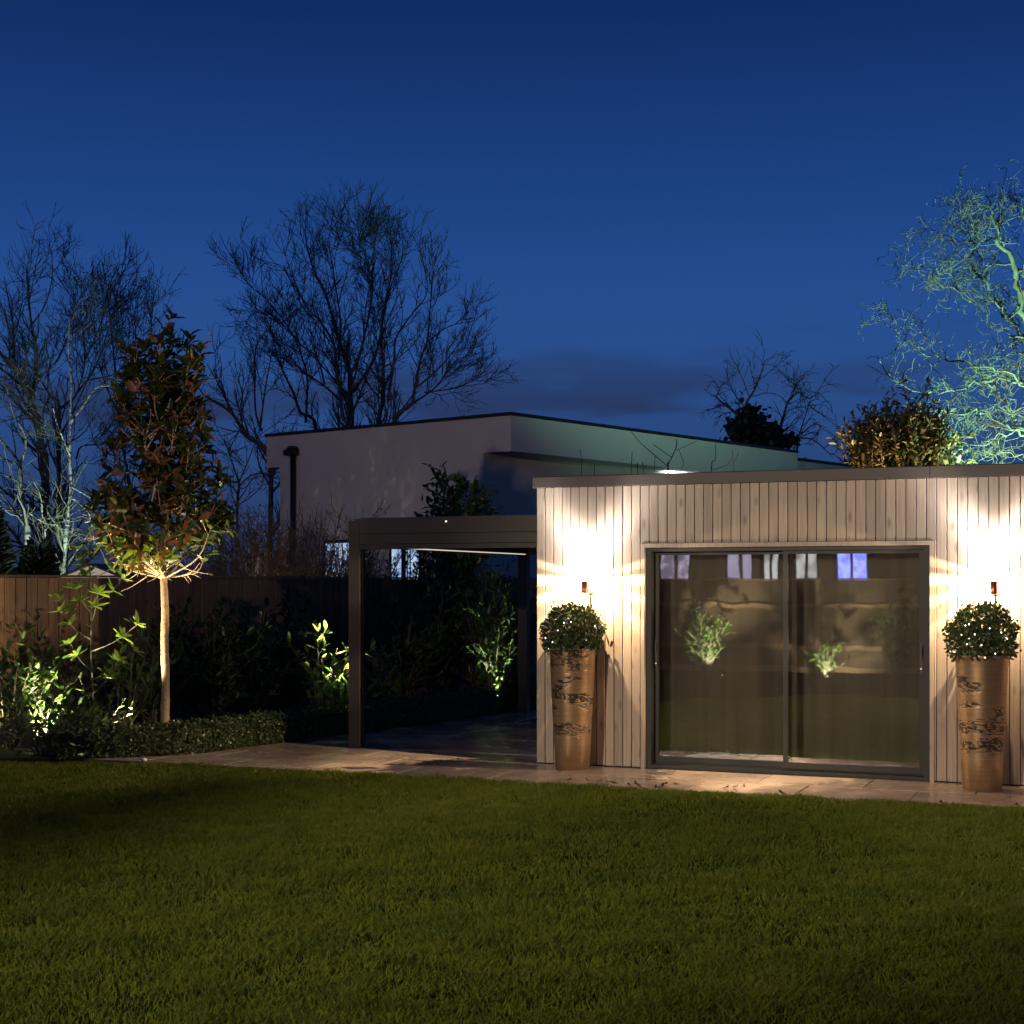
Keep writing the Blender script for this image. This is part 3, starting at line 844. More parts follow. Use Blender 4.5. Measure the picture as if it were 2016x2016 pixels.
# ================================================================== pergola
perg = empty('pergola', (-1.62, 15.86, 0.0), FA)
tag(perg, 'brown-grey aluminium pergola with box beams beside the garden room', 'pergola')
PW, PD = 2.16, 4.75      # along the facade, back from the front post
PT = 2.385
def pbox(name, args, mat=None, c=0.004):
    q = MB(); q.box(*args)
    return q.build(name, mat or M['pergola'], perg)
for (px_, py_) in ((-0.06, -0.06), (-0.06, PD - 0.06)):
    pbox('post', (px_, px_ + 0.125, py_, py_ + 0.125, 0.012, PT - 0.03))
    pbox('foot_plate', (px_ - 0.02, px_ + 0.145, py_ - 0.02, py_ + 0.145, 0.0, 0.011), M['black'])
pbox('post', (PW - 0.10, PW + 0.02, PD - 0.06, PD + 0.065, 0.012, PT - 0.03))
pbox('gutter_beam', (0.066, PW + 0.02, -0.055, 0.07, 2.222, PT))
pbox('beam', (0.066, PW + 0.02, -0.050, 0.07, 2.115, 2.217))
pbox('screen_cassette', (0.066, PW + 0.02, -0.042, 0.065, 2.062, 2.110))
pbox('side_beam', (-0.055, 0.06, 0.067, PD - 0.061, 2.085, PT - 0.004))
pbox('led_strip', (0.061, 0.066, 0.10, PD - 0.10, 2.088, 2.100), M['led'])
pbox('side_beam', (0.066, PW - 0.105, PD - 0.055, PD + 0.06, 2.085, PT - 0.004))
pbox('side_beam', (PW - 0.09, PW + 0.018, 0.072, PD - 0.061, 2.085, PT - 0.004))
pbox('screen_guide', (0.066, 0.092, -0.02, 0.02, 0.012, 2.060), M['alu'])
k = 0
yy = 0.09
while yy < PD - 0.2:
    q = MB(); q.prism([(yy, 2.27), (yy + 0.185, 2.285), (yy + 0.185, 2.31), (yy, 2.295)], 'x', 0.068, PW - 0.1)
    q.build('roof_louvre', M['pergola'], perg); yy += 0.195
q = MB(); q.lathe([(0.009, 0), (0.008, 0.005), (0.0, 0.008)], 12, Matrix.Translation((1.05, -0.056, 2.335)) @ Matrix.Rotation(R(90), 4, 'X'), caps=False)
q.build('sensor_dot', mat_emit('sensor_glow', (1, 0.95, 0.85), 2.0), perg)  # small sensor dome; its bright dot is put in as emission

# ================================================================== boundary fence (left side of the garden)
def fence(P, A, length, label, hgt=1.805, pitch=0.150, seedh=0):
    o = empty('fence', (P[0], P[1], 0), A)
    tag(o, label, 'fence')
    cache = []
    for v in range(3):
        q = MB(); w = pitch - 0.009
        q.prism([(0, 0.004), (0.004, 0.0), (w - 0.004, 0.0), (w, 0.004), (w, 0.019), (0, 0.019)], 'z', 0.0, hgt - 0.15 - v * 0.003)
        cache.append(q.mesh('fence_board'))
    x_ = 0.0; i_ = 0
    while x_ < length:
        link('fence_board', cache[i_ % 3], M['fence'], o, (x_, random.uniform(-0.002, 0.002), 0.12))
        x_ += pitch; i_ += 1
    q = MB(); q.box(0, length, -0.002, 0.03, 0.0, 0.115); q.build('gravel_board', M['fence'], o)
    q = MB(); q.prism([(-0.03, hgt - 0.026), (0.045, hgt - 0.026), (0.045, hgt - 0.004), (0.0, hgt)], 'x', 0, length + pitch); q.build('capping', M['fence'], o)
    q = MB(); q.box(0, length, 0.0215, 0.0255, 0.12, hgt - 0.03); q.build('backing', M['batten'], o)
    for zz in (0.45, 1.25):
        q = MB(); q.box(0, length, 0.026, 0.07, zz, zz + 0.08); q.build('rail', M['fence'], o)
    x_ = 1.2
    while x_ < length:
        q = MB(); q.box(x_, x_ + 0.1, 0.071, 0.17, 0, hgt - 0.03); q.build('post', M['fence'], o); x_ += 2.4
    return o
FD = np.array((0.565, 0.825))
fence(np.array((-5.7, 17.0)) - FD * 1.9, math.atan2(FD[1], FD[0]), 13.6, 'brown vertical-board timber fence behind the planting bed and the standard tree')

# ================================================================== neighbour's white house
C = np.array((-0.02, 27.0)); LV = np.array((-4.97, 3.98)); RV = np.array((6.54, 7.80))
neigh = empty('neighbour_house', (C[0], C[1], 0))
tag(neigh, 'white rendered flat-roofed house with a dark roof edge behind the pergola', 'house')
def npoly(pts, z0, z1, name, mat):
    q = MB(); q.prism([(p[0] - C[0], p[1] - C[1]) for p in pts], 'z', z0, z1)
    return q.build(name, mat, neigh)
HT, HB = 4.69, 4.058
up = npoly([C, C + RV, C + RV + LV, C + LV], HB, HT, 'upper_wall', M['render_wall'])
npoly([C + LV * 0.0989, C + LV * 0.0989 + RV * 1.0, C + RV + LV * 0.9377, C + LV * 0.9377], 0.0, HB - 0.0005, 'lower_wall', M['render_wall'])
uL, uR = LV / np.linalg.norm(LV), RV / np.linalg.norm(RV)
e = 0.03
npoly([C - uL * e - uR * e, C + RV - uL * e, C + RV + LV, C + LV + uL * e - uR * e], HT + 0.0005, HT + 0.062, 'roof_edge', M['coping'])
npoly([C + RV * 1.0005 + LV * 0.05, C + RV * 1.32 + LV * 0.05, C + RV * 1.32 + LV * 0.8, C + RV * 1.0005 + LV * 0.8], 0.0, 4.57, 'side_wing', M['render_wall'])
npoly([C + RV * 1.0005 + LV * 0.05 - uL * e, C + RV * 1.325 + LV * 0.05 - uL * e, C + RV * 1.325 + LV * 0.8, C + RV * 1.0005 + LV * 0.8], 4.5705, 4.64, 'roof_edge', M['coping'])
# rainwater hopper and pipe on the left face
ncam = np.array((-uL[1], uL[0])); ncam = ncam if ncam[1] < 0 else -ncam
t_ = 0.865; hp = C + LV * t_
q = MB()
ang = math.atan2(-uL[1], -uL[0])
Mx = Matrix.Translation((hp[0] - C[0] + ncam[0] * 0.09, hp[1] - C[1] + ncam[1] * 0.09, 0)) @ Matrix.Rotation(ang, 4, 'Z')
q.box(-0.12, 0.10, -0.08, 0.085, 4.26, 4.40, Mx); q.box(-0.24, -0.12, -0.03, 0.05, 4.28, 4.38, Mx)
q.lathe([(0.12, 4.395), (0.10, 4.44), (0.03, 4.455)], 16, Mx)
hop = q.build('rain_hopper', M['black'], neigh)
q = MB(); q.lathe([(0.055, 0.0), (0.055, 4.26)], 14, Mx @ Matrix.Translation((0.0, 0.01, 0)))
q.build('downpipe', M['black'], neigh)
# lit ground-floor windows on the left face
M['cool_window'] = mat_emit('cool_lit_window', (0.62, 0.80, 1.0), 0.8, (0.30, 0.45, 0.9), 6.0)
for x0, x1 in ((642, 690), (772, 792), (800, 826)):
    ts = []
    for x_ in (x0, x1):
        kk = (x_ - 1008) / F
        ts.append((kk * C[1] - C[0]) / (LV[0] - kk * LV[1]))
    tc_ = (ts[0] + ts[1]) / 2; w_ = abs(ts[1] - ts[0]) * np.linalg.norm(LV) / 2
    pc = C + LV * tc_ - C
    Mx = Matrix.Translation((pc[0], pc[1], 0)) @ Matrix.Rotation(ang, 4, 'Z')
    q = MB()
    for a in ((-w_ - 0.05, -w_, 1.05, 2.56), (w_, w_ + 0.05, 1.05, 2.56), (-w_, w_, 1.05, 1.10), (-w_, w_, 2.50, 2.56)):
        q.box(a[0], a[1], -0.03, 0.02, a[2], a[3], Mx)
    wf = q.build('window', M['alu'], neigh)
    q = MB(); q.box(-w_ + 0.001, w_ - 0.001, -0.012, 0.018, 1.101, 2.499, Mx)
    q.build('pane', M['cool_window'], wf)
# soffit lamp in the recess
pl_ = C + LV * 0.0989 + RV * 0.60 - uL * 0.12 - C
q = MB(); q.box(-0.5, 0.5, -0.03, 0.03, HB - 0.045, HB - 0.004, Matrix.Translation((pl_[0], pl_[1], 0)) @ Matrix.Rotation(math.atan2(uR[1], uR[0]), 4, 'Z'))
q.build('soffit_lamp', mat_emit('soffit_led', (0.8, 0.9, 1.0), 14), neigh)

# ================================================================== trees
def seg_pts(start, d, length, seg, wig, up, r_):
    pts = [start]; d = unit(d)
    for _ in range(seg):
        d = unit(d + wig * r_.normal(size=3) + np.array((0, 0, up)))
        pts.append(pts[-1] + d * (length / seg))
    return np.array(pts)

def branches(parents, per_m, lo, hi, ang, up, wig, rf, rmin, seg, r_, t0=0.15, taper=True):
    outp = []
    for pts, rad in parents:
        sl = np.linalg.norm(np.diff(pts, axis=0), axis=1); L_ = sl.sum()
        cum = np.concatenate([[0], np.cumsum(sl)])
        n_ = r_.poisson(L_ * per_m)
        for _ in range(n_):
            t_ = t0 + (1 - t0) * r_.random()
            s_ = t_ * L_; i_ = min(np.searchsorted(cum, s_) - 1, len(pts) - 2); i_ = max(i_, 0)
            f_ = (s_ - cum[i_]) / (sl[i_] + 1e-9)
            p = pts[i_] * (1 - f_) + pts[i_ + 1] * f_
            r0 = (rad[i_] * (1 - f_) + rad[i_ + 1] * f_)
            tn = unit(pts[i_ + 1] - pts[i_])
            pr = unit(np.cross(tn, r_.normal(size=3)))
            a_ = ang * (0.7 + 0.6 * r_.random())
            d = tn * math.cos(a_) + pr * math.sin(a_)
            ln = (lo + (hi - lo) * r_.random()) * ((1.15 - 0.55 * t_) if taper else 1)
            q_ = seg_pts(p, d, ln, seg, wig, up, r_)
            rr = max(min(r0 * rf, 0.05), rmin)
            outp.append((q_, np.linspace(rr, max(rmin * 0.75, rr * 0.35), seg + 1)))
    return outp

def spline(P_, k=4):
    """Catmull-Rom through the points"""
    P_ = np.asarray(P_, float)
    if len(P_) < 3: return P_
    Q_ = np.vstack([2 * P_[0] - P_[1], P_, 2 * P_[-1] - P_[-2]])
    o_ = []
    for i_ in range(1, len(Q_) - 2):
        for t_ in np.arange(k) / k:
            a, b_, c, d = Q_[i_ - 1], Q_[i_], Q_[i_ + 1], Q_[i_ + 2]
            o_.append(0.5 * (2*b_ + (c - a)*t_ + (2*a - 5*b_ + 4*c - d)*t_*t_ + (3*b_ - a - 3*c + d)*t_**3))
    o_.append(P_[-1])
    return np.array(o_)

def bare_tree(name, label, limbs, Z0, conv, bark, twig, lv, seed, spread=1.2, cat='tree', group=None, jit=0.0, shared_trunk=None, sides=7, rs=0.62):
    """limbs: list of (pixel polyline, start radius, end radius, reaches_ground)"""
    r_ = np.random.default_rng(seed)
    main = []
    for pl, r0, r1, g_ in limbs:
        P_ = []
        off0 = r_.normal() * spread * 0.25; off1 = r_.normal() * spread
        n_ = len(pl)
        for i_, (cx, cy) in enumerate(pl):
            x_, y_ = conv(cx, cy)
            Z = Z0 + off0 + (off1 - off0) * (i_ / max(n_ - 1, 1))
            P_.append(at(x_, y_, Z))
        P_ = np.array(P_)
        if g_:
            b0 = P_[0].copy(); h_ = b0[2]
            if shared_trunk is not None:
                bx = gnd(shared_trunk, Z0)
            else:
                bx = gnd(1008 + b0[0] / b0[1] * F, Z0 + off0)
            low = bx * 0.55 + b0 * 0.45; low[2] = h_ * 0.5
            P_ = np.vstack([[bx[0], bx[1], -0.1], low, P_])
        S_ = spline(P_, 4)
        S_[1:-1] += r_.normal(size=(len(S_) - 2, 3)) * jit
        rad = np.linspace(r0 * rs * (1.25 if g_ else 1), max(r1 * 0.7, 0.004), len(S_))
        main.append((S_, rad))
    base = main[0][0][0]
    o = empty(name, (base[0], base[1], 0))
    tag(o, label, cat, group)
    off = np.array((base[0], base[1], 0))
    shift = lambda ps: [(p - off, r) for p, r in ps]
    tubes_obj('trunk', shift(main), sides, bark, o)
    l1 = branches(main, *lv[0], r_)
    l2 = branches(l1, *lv[1], r_)
    l3 = branches(l2, *lv[2], r_) if len(lv) > 2 else []
    # the ends of the limbs break up into twigs as well
    tw = shift(l1 + l2 + l3)
    tubes_obj('crown', tw, 3, twig, o)
    return o

# levels: per_m, len lo, hi, angle, up, wiggle, radius factor, radius min, segments
def LV3(a=2.6, b_=4.5, c_=5.0, up=0.10, wig=0.16, s=1.0, rmin=0.006):
    return [(a, 0.6*s, 1.7*s, R(38), up, wig, 0.55, rmin * 1.6, 6), (b_, 0.25*s, 0.8*s, R(40), up, wig * 1.1, 0.6, rmin * 1.15, 4), (c_, 0.12*s, 0.38*s, R(42), up, wig, 0.7, rmin, 3)]

cvB = lambda cx, cy: (400 + cx * 600 / 1932, 400 + cy * 600 / 1932)
big = [
 ([(940,1420),(930,1200),(925,1050),(870,900),(830,760),(770,560),(700,420),(650,230),(650,90)], .13, .012, True),
 ([(930,1100),(985,980),(1020,850),(1070,600),(1075,400),(1100,180),(1130,130)], .07, .010, False),
 ([(890,1380),(870,1250),(840,1000),(830,900),(750,760),(660,660),(560,450),(510,290)], .09, .010, False),
 ([(860,1000),(870,760),(850,600),(820,400),(800,200),(900,60)], .06, .010, False),
 ([(950,1200),(1060,1030),(1110,900),(1130,800),(1180,560),(1270,330),(1300,240)], .07, .010, False),
 ([(860,1240),(770,1160),(650,1080),(540,1000),(420,960)], .06, .010, False),
 ([(770,1150),(720,980),(600,880),(480,700),(350,560),(280,430)], .05, .008, False),
 ([(600,880),(500,760),(380,680),(280,720)], .03, .008, False),
 ([(1110,1430),(1140,1250),(1140,1050),(1130,850),(1150,650),(1190,450),(1190,150)], .11, .012, True),
 ([(1170,1250),(1210,1000),(1220,860),(1310,720),(1420,560),(1380,300)], .07, .010, False),
 ([(1140,1150),(1060,1050),(990,980)], .05, .010, False),
 ([(1190,1430),(1320,1280),(1340,1180),(1380,980),(1420,870),(1440,650),(1460,430)], .09, .012, True),
 ([(1330,1270),(1480,1160),(1600,1000),(1750,950)], .05, .008, False),
 ([(1340,1180),(1500,1040),(1640,860),(1700,700)], .05, .008, False),
 ([(1420,880),(1560,780),(1750,740)], .035, .008, False),
 ([(1400,1200),(1600,1170),(1760,1100),(1840,1060)], .035, .008, False),
 ([(720,1440),(620,1330),(570,1200),(500,1050),(450,900),(440,800)], .09, .010, True),
 ([(650,1390),(660,1100),(620,950),(590,760)], .06, .010, False),
 ([(1000,400),(990,230),(1000,170)], .02, .008, False),
]
bare_tree('bare_tree', 'big many-stemmed leafless tree rising behind the left half of the white house roof', big, 42.0, cvB, M['bark'], M['twig'],
          LV3(3.6, 4.6, 4.4, 0.13, 0.14, 1.25, 0.0066), 11, 1.6, group='leafless trees beyond the garden')
side = [
 ([(420,1620),(280,1480),(180,1330),(60,1250),(0,1210),(-60,1120)], .10, .010, True),
 ([(370,1440),(330,1300),(330,950),(380,830),(440,780)], .05, .008, False),
 ([(180,1330),(120,1190),(60,1080),(20,1010)], .05, .008, False),
 ([(360,1440),(390,1200),(430,980),(450,860)], .04, .008, False),
 ([(300,1500),(240,1300),(250,1240),(230,1130),(200,1020)], .04, .008, False),
]
bare_tree('bare_tree', 'leafless tree leaning away from the left corner of the white house', side, 36.0, cvB, M['bark'], M['twig'],
          LV3(3.2, 4.2, 4.2, 0.10, 0.16, 1.1, 0.006), 12, 1.2, group='leafless trees beyond the garden')

cvL = lambda cx, cy: (cx * 520 / 1932, 560 + cy * 520 / 1932)
small_ = [
 ([(1735,1640),(1745,1500),(1740,1430),(1690,1280),(1640,1130)], .06, .010, True),
 ([(1745,1480),(1830,1400),(1932,1380),(2050,1400)], .03, .008, False),
 ([(1745,1450),(1800,1330),(1850,1200),(1900,1080)], .03, .008, False),
 ([(1740,1540),(1660,1420),(1600,1350)], .03, .008, False),
]
bare_tree('bare_tree', 'small dark leafless tree between the standard tree and the white house', small_, 33.0, cvL, M['bark'], M['twig'],
          LV3(3.6, 4.6, 4.0, 0.05, 0.16, 0.95, 0.006), 13, 0.8, group='leafless trees beyond the garden')

dark = [
 ([(330,1330),(310,1200),(230,870),(160,700),(110,600),(20,520),(-40,440)], .13, .02, True),
 ([(240,860),(265,500),(230,300),(200,0),(190,-150)], .07, .010, False),
 ([(170,750),(0,610),(-90,560)], .05, .01, False),
 ([(105,590),(95,300),(60,100),(30,-60)], .045, .010, False),
 ([(265,690),(410,570),(500,380),(620,200),(640,80)], .045, .010, False),
 ([(230,300),(330,150),(380,-50),(380,-250)], .03, .008, False),
]
bare_tree('bare_tree', 'tall dark leafless tree forking over the left end of the fence', dark, 30.0, cvL, M['bark'], M['twig'],
          LV3(4.4, 4.8, 4.6, 0.10, 0.15, 1.1, 0.0052), 14, 1.0, group='leafless trees beyond the garden')
dark2 = [
 ([(440,1500),(430,1250),(430,880),(380,830),(300,700),(240,560)], .085, .012, True),
 ([(440,910),(500,860),(560,800),(620,560),(590,200),(600,0)], .05, .010, False),
 ([(560,800),(700,600),(800,300),(860,60),(870,-40)], .035, .008, False),
 ([(620,560),(720,330),(770,150),(780,-30)], .03, .008, False),
 ([(430,1100),(500,1000),(640,700),(700,520),(900,300),(940,50)], .035, .008, False),
 ([(560,1270),(590,1190),(700,1170),(780,1160),(860,1110)], .035, .008, False),
 ([(640,700),(860,640),(980,420),(1080,180)], .03, .008, False),
]
bare_tree('bare_tree', 'twiggy leafless tree with many upright shoots left of the standard tree', dark2, 32.0, cvL, M['bark'], M['twig'],
          LV3(4.4, 4.8, 4.6, 0.10, 0.15, 1.1, 0.0052), 15, 1.0, group='leafless trees beyond the garden')
dark3 = [
 ([(960,1560),(900,1200),(860,900),(830,500),(800,200),(790,30)], .06, .010, True),
 ([(880,1050),(960,800),(1000,480),(960,240),(950,60)], .04, .008, False),
 ([(870,950),(760,700),(700,420),(690,200)], .035, .008, False),
 ([(900,1150),(1040,900),(1100,620),(1110,330),(1100,180)], .035, .008, False),
]
bare_tree('bare_tree', 'faint upright leafless tree showing behind the top of the standard tree', dark3, 38.0, cvL, M['bark'], M['twig'],
          LV3(3.0, 4.0, 3.8, 0.12, 0.14, 1.15, 0.0062), 23, 1.0, group='leafless trees beyond the garden')
birch_a = [
 ([(200,1800),(180,1690),(150,1550),(150,1350),(110,1260),(0,1130),(-60,1050)], .075, .014, True),
 ([(150,1310),(180,1200),(180,1090),(100,950),(60,800),(20,640)], .04, .008, False),
 ([(185,1700),(60,1620),(-80,1500)], .03, .008, False),
 ([(170,1640),(320,1740),(420,1760)], .025, .008, False),
 ([(155,1500),(60,1480),(20,1380)], .02, .006, False),
]
bare_tree('birch_tree', 'pale lamplit birch with a bent trunk at the far end of the fence', birch_a, 23.0, cvL, M['birch'], M['willow'],
          LV3(3.0, 4.0, 3.0, 0.02, 0.2, 0.8, 0.0042), 16, 0.6, group='lamplit birches beyond the fence')
birch_b = [
 ([(480,1900),(490,1780),(520,1500),(510,1250),(515,1000),(520,700),(500,450),(510,250)], .06, .010, True),
 ([(515,1010),(600,900),(700,760),(800,740)], .03, .008, False),
 ([(490,1750),(560,1810),(640,1840)], .03, .008, False),
 ([(500,1760),(420,1640),(350,1560)], .025, .008, False),
 ([(515,1260),(470,1150),(410,1000),(390,900)], .025, .007, False),
 ([(525,1560),(600,1620),(660,1700),(690,1900)], .022, .007, False),
 ([(330,1760),(310,1700),(300,1560),(240,1430)], .022, .007, True),
 ([(520,1480),(660,1560),(760,1640)], .018, .006, False),
]
bare_tree('birch_tree', 'straight lamplit birch with banded bark just left of the standard tree', birch_b, 24.0, cvL, M['birch'], M['willow'],
          LV3(3.0, 4.0, 3.0, 0.02, 0.2, 0.85, 0.0042), 17, 0.7, group='lamplit birches beyond the fence')

cvR = lambda cx, cy: (1650 + cx * 366 / 1159, 330 + cy * 366 / 1159)
wil = [
 ([(1400,1800),(1330,1300),(1250,1050),(1159,880),(1110,700),(1080,580),(1000,470),(990,380),(940,260),(850,170)], .15, .012, True),
 ([(1340,1500),(1240,1150),(1159,1050),(1050,930),(970,790),(880,690),(830,560),(840,480),(720,460),(580,400)], .08, .008, False),
 ([(1380,1780),(1159,1640),(1060,1600),(880,1530),(720,1530),(560,1490),(470,1520)], .06, .008, False),
 ([(1240,1720),(1100,1600),(1000,1420),(900,1300),(800,1200),(600,1180),(450,1100),(350,1010),(280,870)], .06, .007, False),
 ([(1330,1480),(1159,1370),(1000,1270),(820,1210)], .05, .01, False),
 ([(1320,1440),(1159,1350),(950,1320),(800,1370),(600,1400),(480,1400),(300,1270),(240,1170)], .05, .007, False),
 ([(1080,960),(1000,850),(850,830),(720,760),(580,680),(500,610),(390,590)], .045, .007, False),
 ([(1000,470),(860,410),(790,300),(740,280)], .03, .007, False),
 ([(880,690),(700,680),(600,610)], .025, .007, False),
 ([(1000,380),(1040,200)], .03, .008, False),
 ([(1300,1000),(1250,700),(1200,400),(1150,250)], .07, .01, False),
 ([(1159,1640),(1000,1680),(860,1740),(760,1790)], .03, .007, False),
 ([(1250,1750),(1100,1790),(950,1770),(850,1850)], .03, .007, False),
 ([(1159,1520),(1000,1560),(900,1640),(780,1680)], .025, .007, False),
]
bare_tree('corkscrew_willow', 'twisted leafless willow lit green over the right end of the garden room', wil, 21.0, cvR, M['willow'], M['willow'],
          [(6.4, 0.35, 1.0, R(50), 0.03, 0.42, 0.6, 0.006, 8), (7.5, 0.2, 0.55, R(55), -0.02, 0.5, 0.7, 0.0045, 7), (4.0, 0.1, 0.3, R(55), 0.0, 0.5, 0.8, 0.0036, 5)], 18, 0.8, jit=0.03, rs=0.42)

cvM = lambda cx, cy: (1380 + cx * 320 / 1932, 680 + cy * 320 / 1932)
mid = [
 ([(640,1250),(540,950),(470,860),(350,750),(250,680),(180,610),(110,600)], .12, .012, True),
 ([(520,900),(540,690),(600,590),(650,500),(700,380),(740,250),(760,180)], .07, .012, False),
 ([(900,1200),(910,1100),(970,900),(1010,730),(1050,640),(1100,560),(1120,430)], .09, .012, True),
 ([(1050,650),(1160,560),(1280,630),(1400,570),(1450,620)], .05, .01, False),
 ([(1140,1250),(1190,1000),(1280,720),(1300,660)], .05, .012, True),
 ([(1300,730),(1420,810),(1590,900)], .035, .01, False),
 ([(1200,1050),(1350,940),(1500,980)], .035, .01, False),
 ([(1720,1380),(1640,1200),(1560,1100)], .05, .012, True),
 ([(1180,1100),(1330,1120),(1500,1260),(1560,1330)], .04, .01, False),
]
mt_ = bare_tree('bare_tree', 'ivy-clad leafless tree above the far right end of the white house roof', mid, 44.0, cvM, M['bark'], M['twig'],
          LV3(4.2, 4.6, 4.4, -0.03, 0.2, 1.0, 0.0072), 19, 0.9, group='leafless trees beyond the garden')
base = np.array(mt_.location)
pp = []
for (cx, cy, rx, ry, n_) in ((590,980,130,190,800),(480,1020,120,120,400),(650,1130,150,90,500),(870,1070,45,110,300),(1020,1130,90,50,200)):
    for _ in range(n_):
        a = rng.normal(size=2) * 0.5
        x_, y_ = cvM(cx + a[0] * rx * 1.2, cy + a[1] * ry * 1.2)
        pp.append(at(x_, y_, 44 + rng.normal() * 0.5) - base)
pp = np.array(pp)
leaves_obj('ivy', pp, rng.normal(size=pp.shape), rng.normal(size=pp.shape), 0.16 + 0.08 * rng.random(len(pp)), 0.13 + 0.05 * rng.random(len(pp)), M['ivy'], mt_)

# twigs of a bare shrub behind the garden room
cvT = lambda cx, cy: (1000 + cx * 700 / 1932, 600 + cy * 700 / 1932)
tw = [
 ([(870,925),(870,870),(890,830),(915,770),(915,730)], .016, .004, True),
 ([(890,830),(840,795),(790,760)], .008, .003, False),
 ([(870,880),(800,820),(720,750),(670,690)], .010, .003, False),
 ([(915,790),(960,770),(1025,740)], .006, .003, False),
 ([(930,790),(955,860),(940,890)], .006, .003, False),
 ([(800,820),(795,900)], .006, .003, False),
]
bare_tree('bare_shrub', 'forked bare twigs standing up behind the garden room roof edge', tw, 19.3, cvT, M['twig'], M['twig'],
          [(0.8, 0.1, 0.25, R(40), 0.1, 0.15, 0.6, 0.003, 3), (0.5, 0.05, 0.1, R(40), 0.1, 0.1, 0.7, 0.003, 2)], 20, 0.1, 'shrub', 'bare shrubs behind the garden room')
tw = [
 ([(1105,915),(1125,850),(1130,800),(1125,755)], .012, .004, True),
 ([(1110,900),(1190,870),(1220,830),(1220,790)], .009, .003, False),
 ([(1225,910),(1230,860),(1255,800)], .009, .003, True),
]
bare_tree('bare_shrub', 'hooked bare twigs over the middle of the garden room roof edge', tw, 19.3, cvT, M['twig'], M['twig'],
          [(0.8, 0.1, 0.25, R(40), 0.1, 0.15, 0.6, 0.003, 3), (0.5, 0.05, 0.1, R(40), 0.1, 0.1, 0.7, 0.003, 2)], 21, 0.1, 'shrub', 'bare shrubs behind the garden room')
tw = [([(400,925),(400,860),(393,785)], .007, .003, True), ([(470,930),(470,875)], .006, .003, True), ([(670,925),(672,860),(675,800)], .006, .003, True),
      ([(705,915),(700,880)], .005, .003, True), ([(735,915),(730,870)], .005, .003, True)]
bare_tree('bare_shrub', 'single straight bare shoots near the pergola end of the roof edge', tw, 18.6, cvT, M['twig'], M['twig'],
          [(0.4, 0.05, 0.12, R(30), 0.1, 0.1, 0.6, 0.0025, 2), (0.2, 0.03, 0.06, R(30), 0.1, 0.1, 0.7, 0.0025, 2)], 22, 0.1, 'shrub', 'bare shrubs behind the garden room')

# ================================================================== leafy shrubs
def shrub(name, label, px_, Z, h, r, n_st, leaf, mat, seed, per=11.0, base_h=0.1, shape=0.8, upw=0.35, group=None, cat='shrub', pos=None, stem_mat=None, leafw=0.42, shoot=(0.18, 0.5), nside=7.0, sparse=1.0, blunt=0.3, drop=0.45):
    r_ = np.random.default_rng(seed)
    p0 = np.array(pos) if pos is not None else gnd(px_, Z)[:2]
    o = empty(name, (p0[0], p0[1], 0.0))
    tag(o, label, cat, group)
    stems = []
    for k_ in range(n_st):
        a = r_.random() * 2 * np.pi; rr = r * math.sqrt(r_.random())
        zz = h * (1 - blunt * r_.random() - drop * (rr / r) ** 2)
        st = np.array((0.12 * r * math.cos(a), 0.12 * r * math.sin(a), 0.0))
        en = np.array((rr * math.cos(a), rr * math.sin(a), zz))
        md = st * 0.5 + en * 0.5 + np.array((-0.15 * rr * math.cos(a), -0.15 * rr * math.sin(a), 0.08 * h))
        S_ = spline(np.array([st, md, en]), 4)
        stems.append((S_, np.linspace(0.012, 0.003, len(S_)) * (0.7 + 0.4 * h)))
    sh = branches(stems, nside, shoot[0], shoot[1], R(48), upw * 0.35, 0.15, 0.6, 0.0025, 4, r_, t0=base_h, taper=False)
    tubes_obj('stem', stems + sh, 4, stem_mat or M['bark'], o)
    P, D, Nn = [], [], []
    up_ = np.array((0, 0, 1.0))
    for pts, rad in sh + [(s_[len(s_)//2:], q_[len(s_)//2:]) for s_, q_ in stems]:
        sl = np.linalg.norm(np.diff(pts, axis=0), axis=1); L_ = sl.sum()
        nn = max(3, int(L_ * per * sparse))
        ph = r_.random() * 6.28
        for j in range(nn):
            f = (j + r_.random() * 0.5) / nn
            f = 0.25 + 0.75 * f
            s_ = f * (len(pts) - 1); i_ = min(int(s_), len(pts) - 2); g_ = s_ - i_
            p = pts[i_] * (1 - g_) + pts[i_ + 1] * g_
            tn = unit(pts[i_ + 1] - pts[i_])
            ph += 2.4
            a_ = unit(np.cross(tn, np.array((0.3, 0.2, 0.9)))); b_ = np.cross(tn, a_)
            pr = a_ * math.cos(ph) + b_ * math.sin(ph)
            out_ = 0.95 - 0.45 * f
            d = unit(tn * (0.35 + 0.5 * f) + pr * out_ + 0.12 * r_.normal(size=3))
            P.append(p); D.append(d); Nn.append(unit(tn * 0.9 + up_ * 0.7 - 0.3 * pr + 0.25 * r_.normal(size=3)))
    P, D, Nn = map(np.array, (P, D, Nn))
    kp = P[:, 2] > 0.03
    P, D, Nn = P[kp], D[kp], Nn[kp]
    ln = leaf * (0.7 + 0.55 * r_.random(len(P)))
    leaves_obj('foliage', P, D, Nn, ln, ln * leafw, mat, o)
    return o

